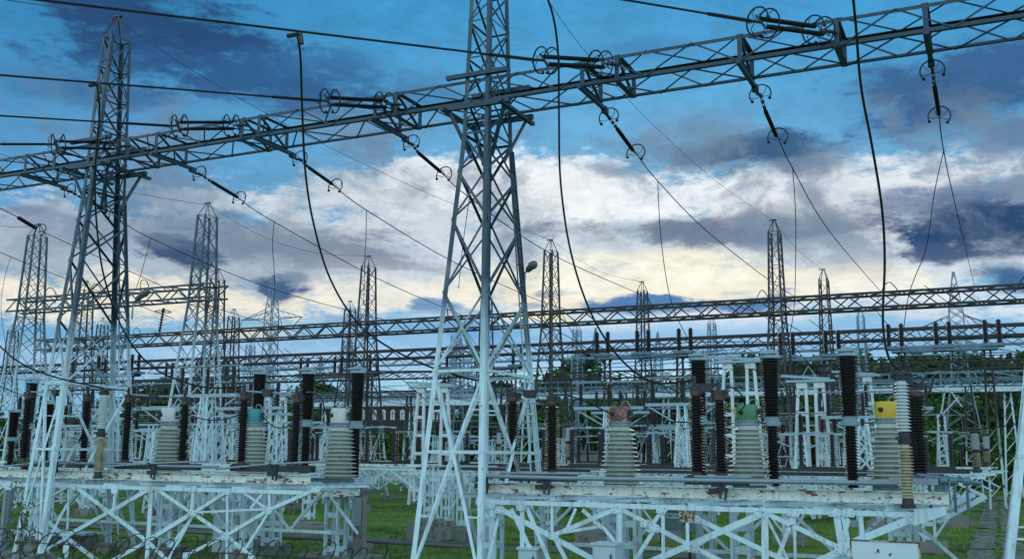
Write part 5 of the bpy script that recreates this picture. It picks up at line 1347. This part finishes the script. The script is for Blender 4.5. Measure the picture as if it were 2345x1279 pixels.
BL = [
    # broad bright deck
    (1500, 600, 1500, 190, (216, 226, 236), 1, .5), (300, 600, 700, 150, (178, 190, 204), .95, .6), (1250, 440, 480, 110, (240, 243, 246), 1, .6), (1900, 430, 560, 100, (236, 239, 244), .95, .6),
    (900, 470, 420, 90, (205, 212, 220), .9, .7), (460, 440, 200, 32, (210, 222, 232), .85, .7), (250, 530, 300, 50, (168, 178, 195), .7, .8),
    # warm glow low down
    (1500, 650, 620, 70, (255, 246, 222), 1, .8), (1250, 665, 420, 60, (252, 240, 216), .9, .8), (900, 680, 420, 50, (246, 240, 226), .9, .8), (350, 695, 520, 60, (248, 238, 218), .9, .8), (1900, 640, 260, 50, (246, 240, 226), .95, .8), (2000, 730, 380, 25, (215, 220, 230), .7, .9),
    (1500, 590, 300, 40, (250, 240, 216), .8, .9), (540, 775, 180, 24, (250, 236, 200), .8, .9), (1270, 725, 110, 18, (255, 240, 190), .8, .9),
    (1420, 630, 330, 60, (255, 249, 232), 1, .9), (1250, 480, 420, 60, (246, 249, 250), .85, .9), (1960, 520, 200, 26, (238, 240, 242), .6, .9),
    # blue gaps low
    (1650, 800, 1500, 60, (142, 186, 228), .8, .8), (500, 830, 800, 50, (168, 200, 232), .7, .8), (1050, 770, 260, 36, (110, 165, 215), .8, .8),
    # grey and slate clouds
    (1640, 525, 520, 44, (108, 122, 146), .95, .8), (1850, 490, 300, 40, (150, 158, 172), .7, .9), (700, 565, 380, 52, (126, 140, 160), .92, .8), (560, 520, 260, 26, (160, 168, 180), .7, .9), (880, 600, 240, 24, (150, 158, 172), .7, .9),
    (1720, 335, 260, 56, (62, 96, 134), 1, .7), (1850, 370, 150, 34, (98, 120, 152), .85, .9), (1400, 385, 60, 26, (140, 155, 178), .8, .9),
    (2260, 500, 290, 80, (46, 74, 114), 1, .7), (2180, 570, 200, 34, (66, 88, 126), .95, .8), (2330, 620, 120, 50, (50, 98, 150), .95, .8), (2100, 450, 160, 60, (110, 130, 160), .8, .9), (2250, 420, 200, 40, (96, 120, 158), .8, .9),
    (395, 580, 95, 58, (66, 88, 122), 1, .6), (345, 560, 60, 26, (96, 114, 142), .8, .8), (590, 665, 100, 46, (74, 102, 140), 1, .6), (650, 635, 46, 22, (112, 130, 156), .7, .8),
    (400, 80, 300, 130, (42, 78, 122), 1, .7), (600, 170, 330, 80, (50, 94, 142), .95, .8), (760, 140, 150, 50, (58, 112, 160), .8, .9), (170, 180, 240, 60, (66, 118, 164), .7, .9), (960, 190, 160, 40, (70, 122, 168), .7, .9), (300, 210, 200, 40, (58, 96, 140), .6, .9),
    (2230, 190, 330, 110, (58, 96, 142), .95, .8), (1450, 130, 180, 36, (70, 132, 182), .7, .9), (2330, 290, 110, 40, (60, 110, 160), .7, .9), (30, 470, 60, 20, (110, 130, 160), .8, .9),
    (1470, 697, 160, 32, (66, 120, 178), .95, .6), (1680, 690, 120, 24, (80, 128, 178), .95, .6), (990, 702, 80, 24, (98, 142, 190), .9, .6), (1290, 662, 60, 12, (120, 140, 168), .7, .8), (1010, 722, 180, 14, (140, 168, 205), .7, .8), (820, 735, 120, 14, (130, 165, 205), .7, .8), (1240, 690, 80, 14, (140, 160, 190), .7, .8),
]
for bl in BL: c = blob(c, *bl[:4], bl[4], bl[5], bl[6]*.85)
# broad grey shading across the bright deck
gb = t.ramp(t.noise(WP, .13, 9, .66, .1), .45, .60); band = t.math('MULTIPLY', t.ramp(eld, 8.5, 12), t.math('SUBTRACT', 1.0, t.ramp(eld, 17.5, 20)))
c = t.mix(t.math('MULTIPLY', t.math('MULTIPLY', gb, band), .75), c, rgb(116, 136, 160))
# fine light and dark mottling of all clouds
mot = t.math('ADD', 1.0, t.math('MULTIPLY', fineb, .70)); mc = t.new('ShaderNodeCombineXYZ')
for i in range(3): t.link(mot, mc.inputs[i])
c = t.mix(1.0, c, mc.outputs[0], 'MULTIPLY')
c = t.mix(1.0, c, (.96, .99, 1.0), 'MULTIPLY')
# behind the viewer: unseen bright broken cloud, added to light camera-facing faces
bn = t.noise(D, 2.2, 6, .6); back = t.mix(t.ramp(bn, .35, .65), (.74, 1.22, 1.50), (1.30, 1.76, 1.98))
azn = t.math('ABSOLUTE', azd); wrap = t.math('MINIMUM', azn, t.math('ABSOLUTE', t.math('SUBTRACT', azd, 360)))
c = t.mix(t.ramp(wrap, 55, 100), c, back)
c = t.mix(t.ramp(eld, 34, 60), c, (.22, .42, .60))
# below horizon
c = t.mix(t.ramp(eld, -1.5, -4), c, (.05, .07, .05))
t.link(c, bg.inputs[0]); bg.inputs[1].default_value = 1.0
sun = bpy.data.lights.new('Sun', 'SUN'); sun.energy = .6; sun.angle = math.radians(22); sun.color = (1, .90, .76)
so = bpy.data.objects.new('Sun', sun); col.objects.link(so)
sd = Vector((math.sin(SUN_AZ)*math.cos(SUN_EL), math.cos(SUN_AZ)*math.cos(SUN_EL), math.sin(SUN_EL)))
so.rotation_euler = sd.to_track_quat('Z', 'Y').to_euler(); so.location = (0, 0, 40)

# ---------------------------------------------------------------- camera
cd = bpy.data.cameras.new('Camera'); co = bpy.data.objects.new('Camera', cd); col.objects.link(co); sc.camera = co
cd.sensor_width = 36; cd.lens = F/2345*36; cd.clip_start = .1; cd.clip_end = 5000
fw = Vector((-math.sin(GY)*math.cos(P), math.cos(GY)*math.cos(P), math.sin(P)))
rt = Vector((math.cos(GY), math.sin(GY), 0)); upv = rt.cross(fw)
cr, sr = math.cos(RO), math.sin(RO)
# picture turned clockwise: camera's own axes turn the other way
r2 = rt*cr+upv*sr; u2 = -rt*sr+upv*cr
mt = Matrix((r2, u2, -fw)).transposed().to_4x4(); mt.translation = CAM
co.matrix_world = mt
for o in bpy.data.objects:
    if '_o' in o: del o['_o']
# one label per thing: say which landmark each repeat stands by
def pix(p):
    X = p.x*math.cos(GY)+p.y*math.sin(GY); Y = -p.x*math.sin(GY)+p.y*math.cos(GY); Z = p.z-HC
    zc = Y*math.cos(P)+Z*math.sin(P); up = -Y*math.sin(P)+Z*math.cos(P)
    if zc < .1: return 0
    a = X/zc; b_ = up/zc; return 1172.5+F*(a*math.cos(RO)+b_*math.sin(RO))
LM = [(0, 'the left edge'), (100, 'the leftmost pale tower'), (220, 'the second tower'), (285, 'the stained arrester'), (380, 'the left white cap'), (480, 'the pale tower'), (577, 'the teal cap'), (697, 'the middle left breaker'), (773, 'the lone white cap'), (850, 'the slim dark tower'), (960, 'the left tall leg'), (1110, 'the tallest tower'), (1262, 'the brown tower'), (1421, 'the red cap'), (1600, 'the leftmost right breaker'), (1717, 'the green cap'), (1773, 'the dark peaked tower'), (1954, 'the rightmost breaker'), (2050, 'the yellow cap'), (2155, 'the zigzag post'), (2345, 'the right edge')]
def where(x):
    if x < -10: return 'beyond the left edge'
    if x > 2355: return 'beyond the right edge'
    lx, nm = min(LM, key=lambda q: abs(q[0]-x)); d = x-lx
    return ('in line with ' if abs(d) < 14 else 'just left of ' if d < 0 else 'just right of ')+nm
def center(o):
    if o.type == 'MESH' and len(o.data.vertices):
        c_ = Vector((0, 0, 0)); vs = o.data.vertices; st = max(1, len(vs)//60); k_ = 0
        for i in range(0, len(vs), st): c_ += vs[i].co; k_ += 1
        return Vector(o.location)+c_/k_
    return Vector(o.location)
for rnd in (0, 1):
    by = {}
    for o in bpy.data.objects:
        if o.parent is None and 'label' in o: by.setdefault(o['label'], []).append(o)
    for lab, os_ in by.items():
        if len(os_) < 2: continue
        os_.sort(key=lambda o: (pix(center(o)), center(o).y))
        for k, o in enumerate(os_):
            if rnd == 0:
                nl = lab+', '+where(pix(center(o)))
            elif 'tree' in lab and len(os_) > 1:
                od = sorted(os_, key=lambda q: center(q).y); nl = ('nearer ', 'farther ', 'farthest ')[min(2, od.index(o))]+lab
            else: nl = ['first ', 'second ', 'third ', 'fourth ', 'fifth ', 'sixth '][min(5, k)]+lab+' from the left' if len(os_) > 2 else ('left ', 'right ')[k]+'one, '+lab
            o['label'] = nl if len(nl.split()) <= 16 else ' '.join(nl.replace('the ', '').split()[:16])

sc.view_settings.view_transform = 'Standard'; sc.view_settings.look = 'None'; sc.view_settings.exposure = 0; sc.view_settings.gamma = 1
sc.render.engine = 'CYCLES'; sc.cycles.max_bounces = 5; sc.cycles.diffuse_bounces = 3; sc.cycles.glossy_bounces = 3
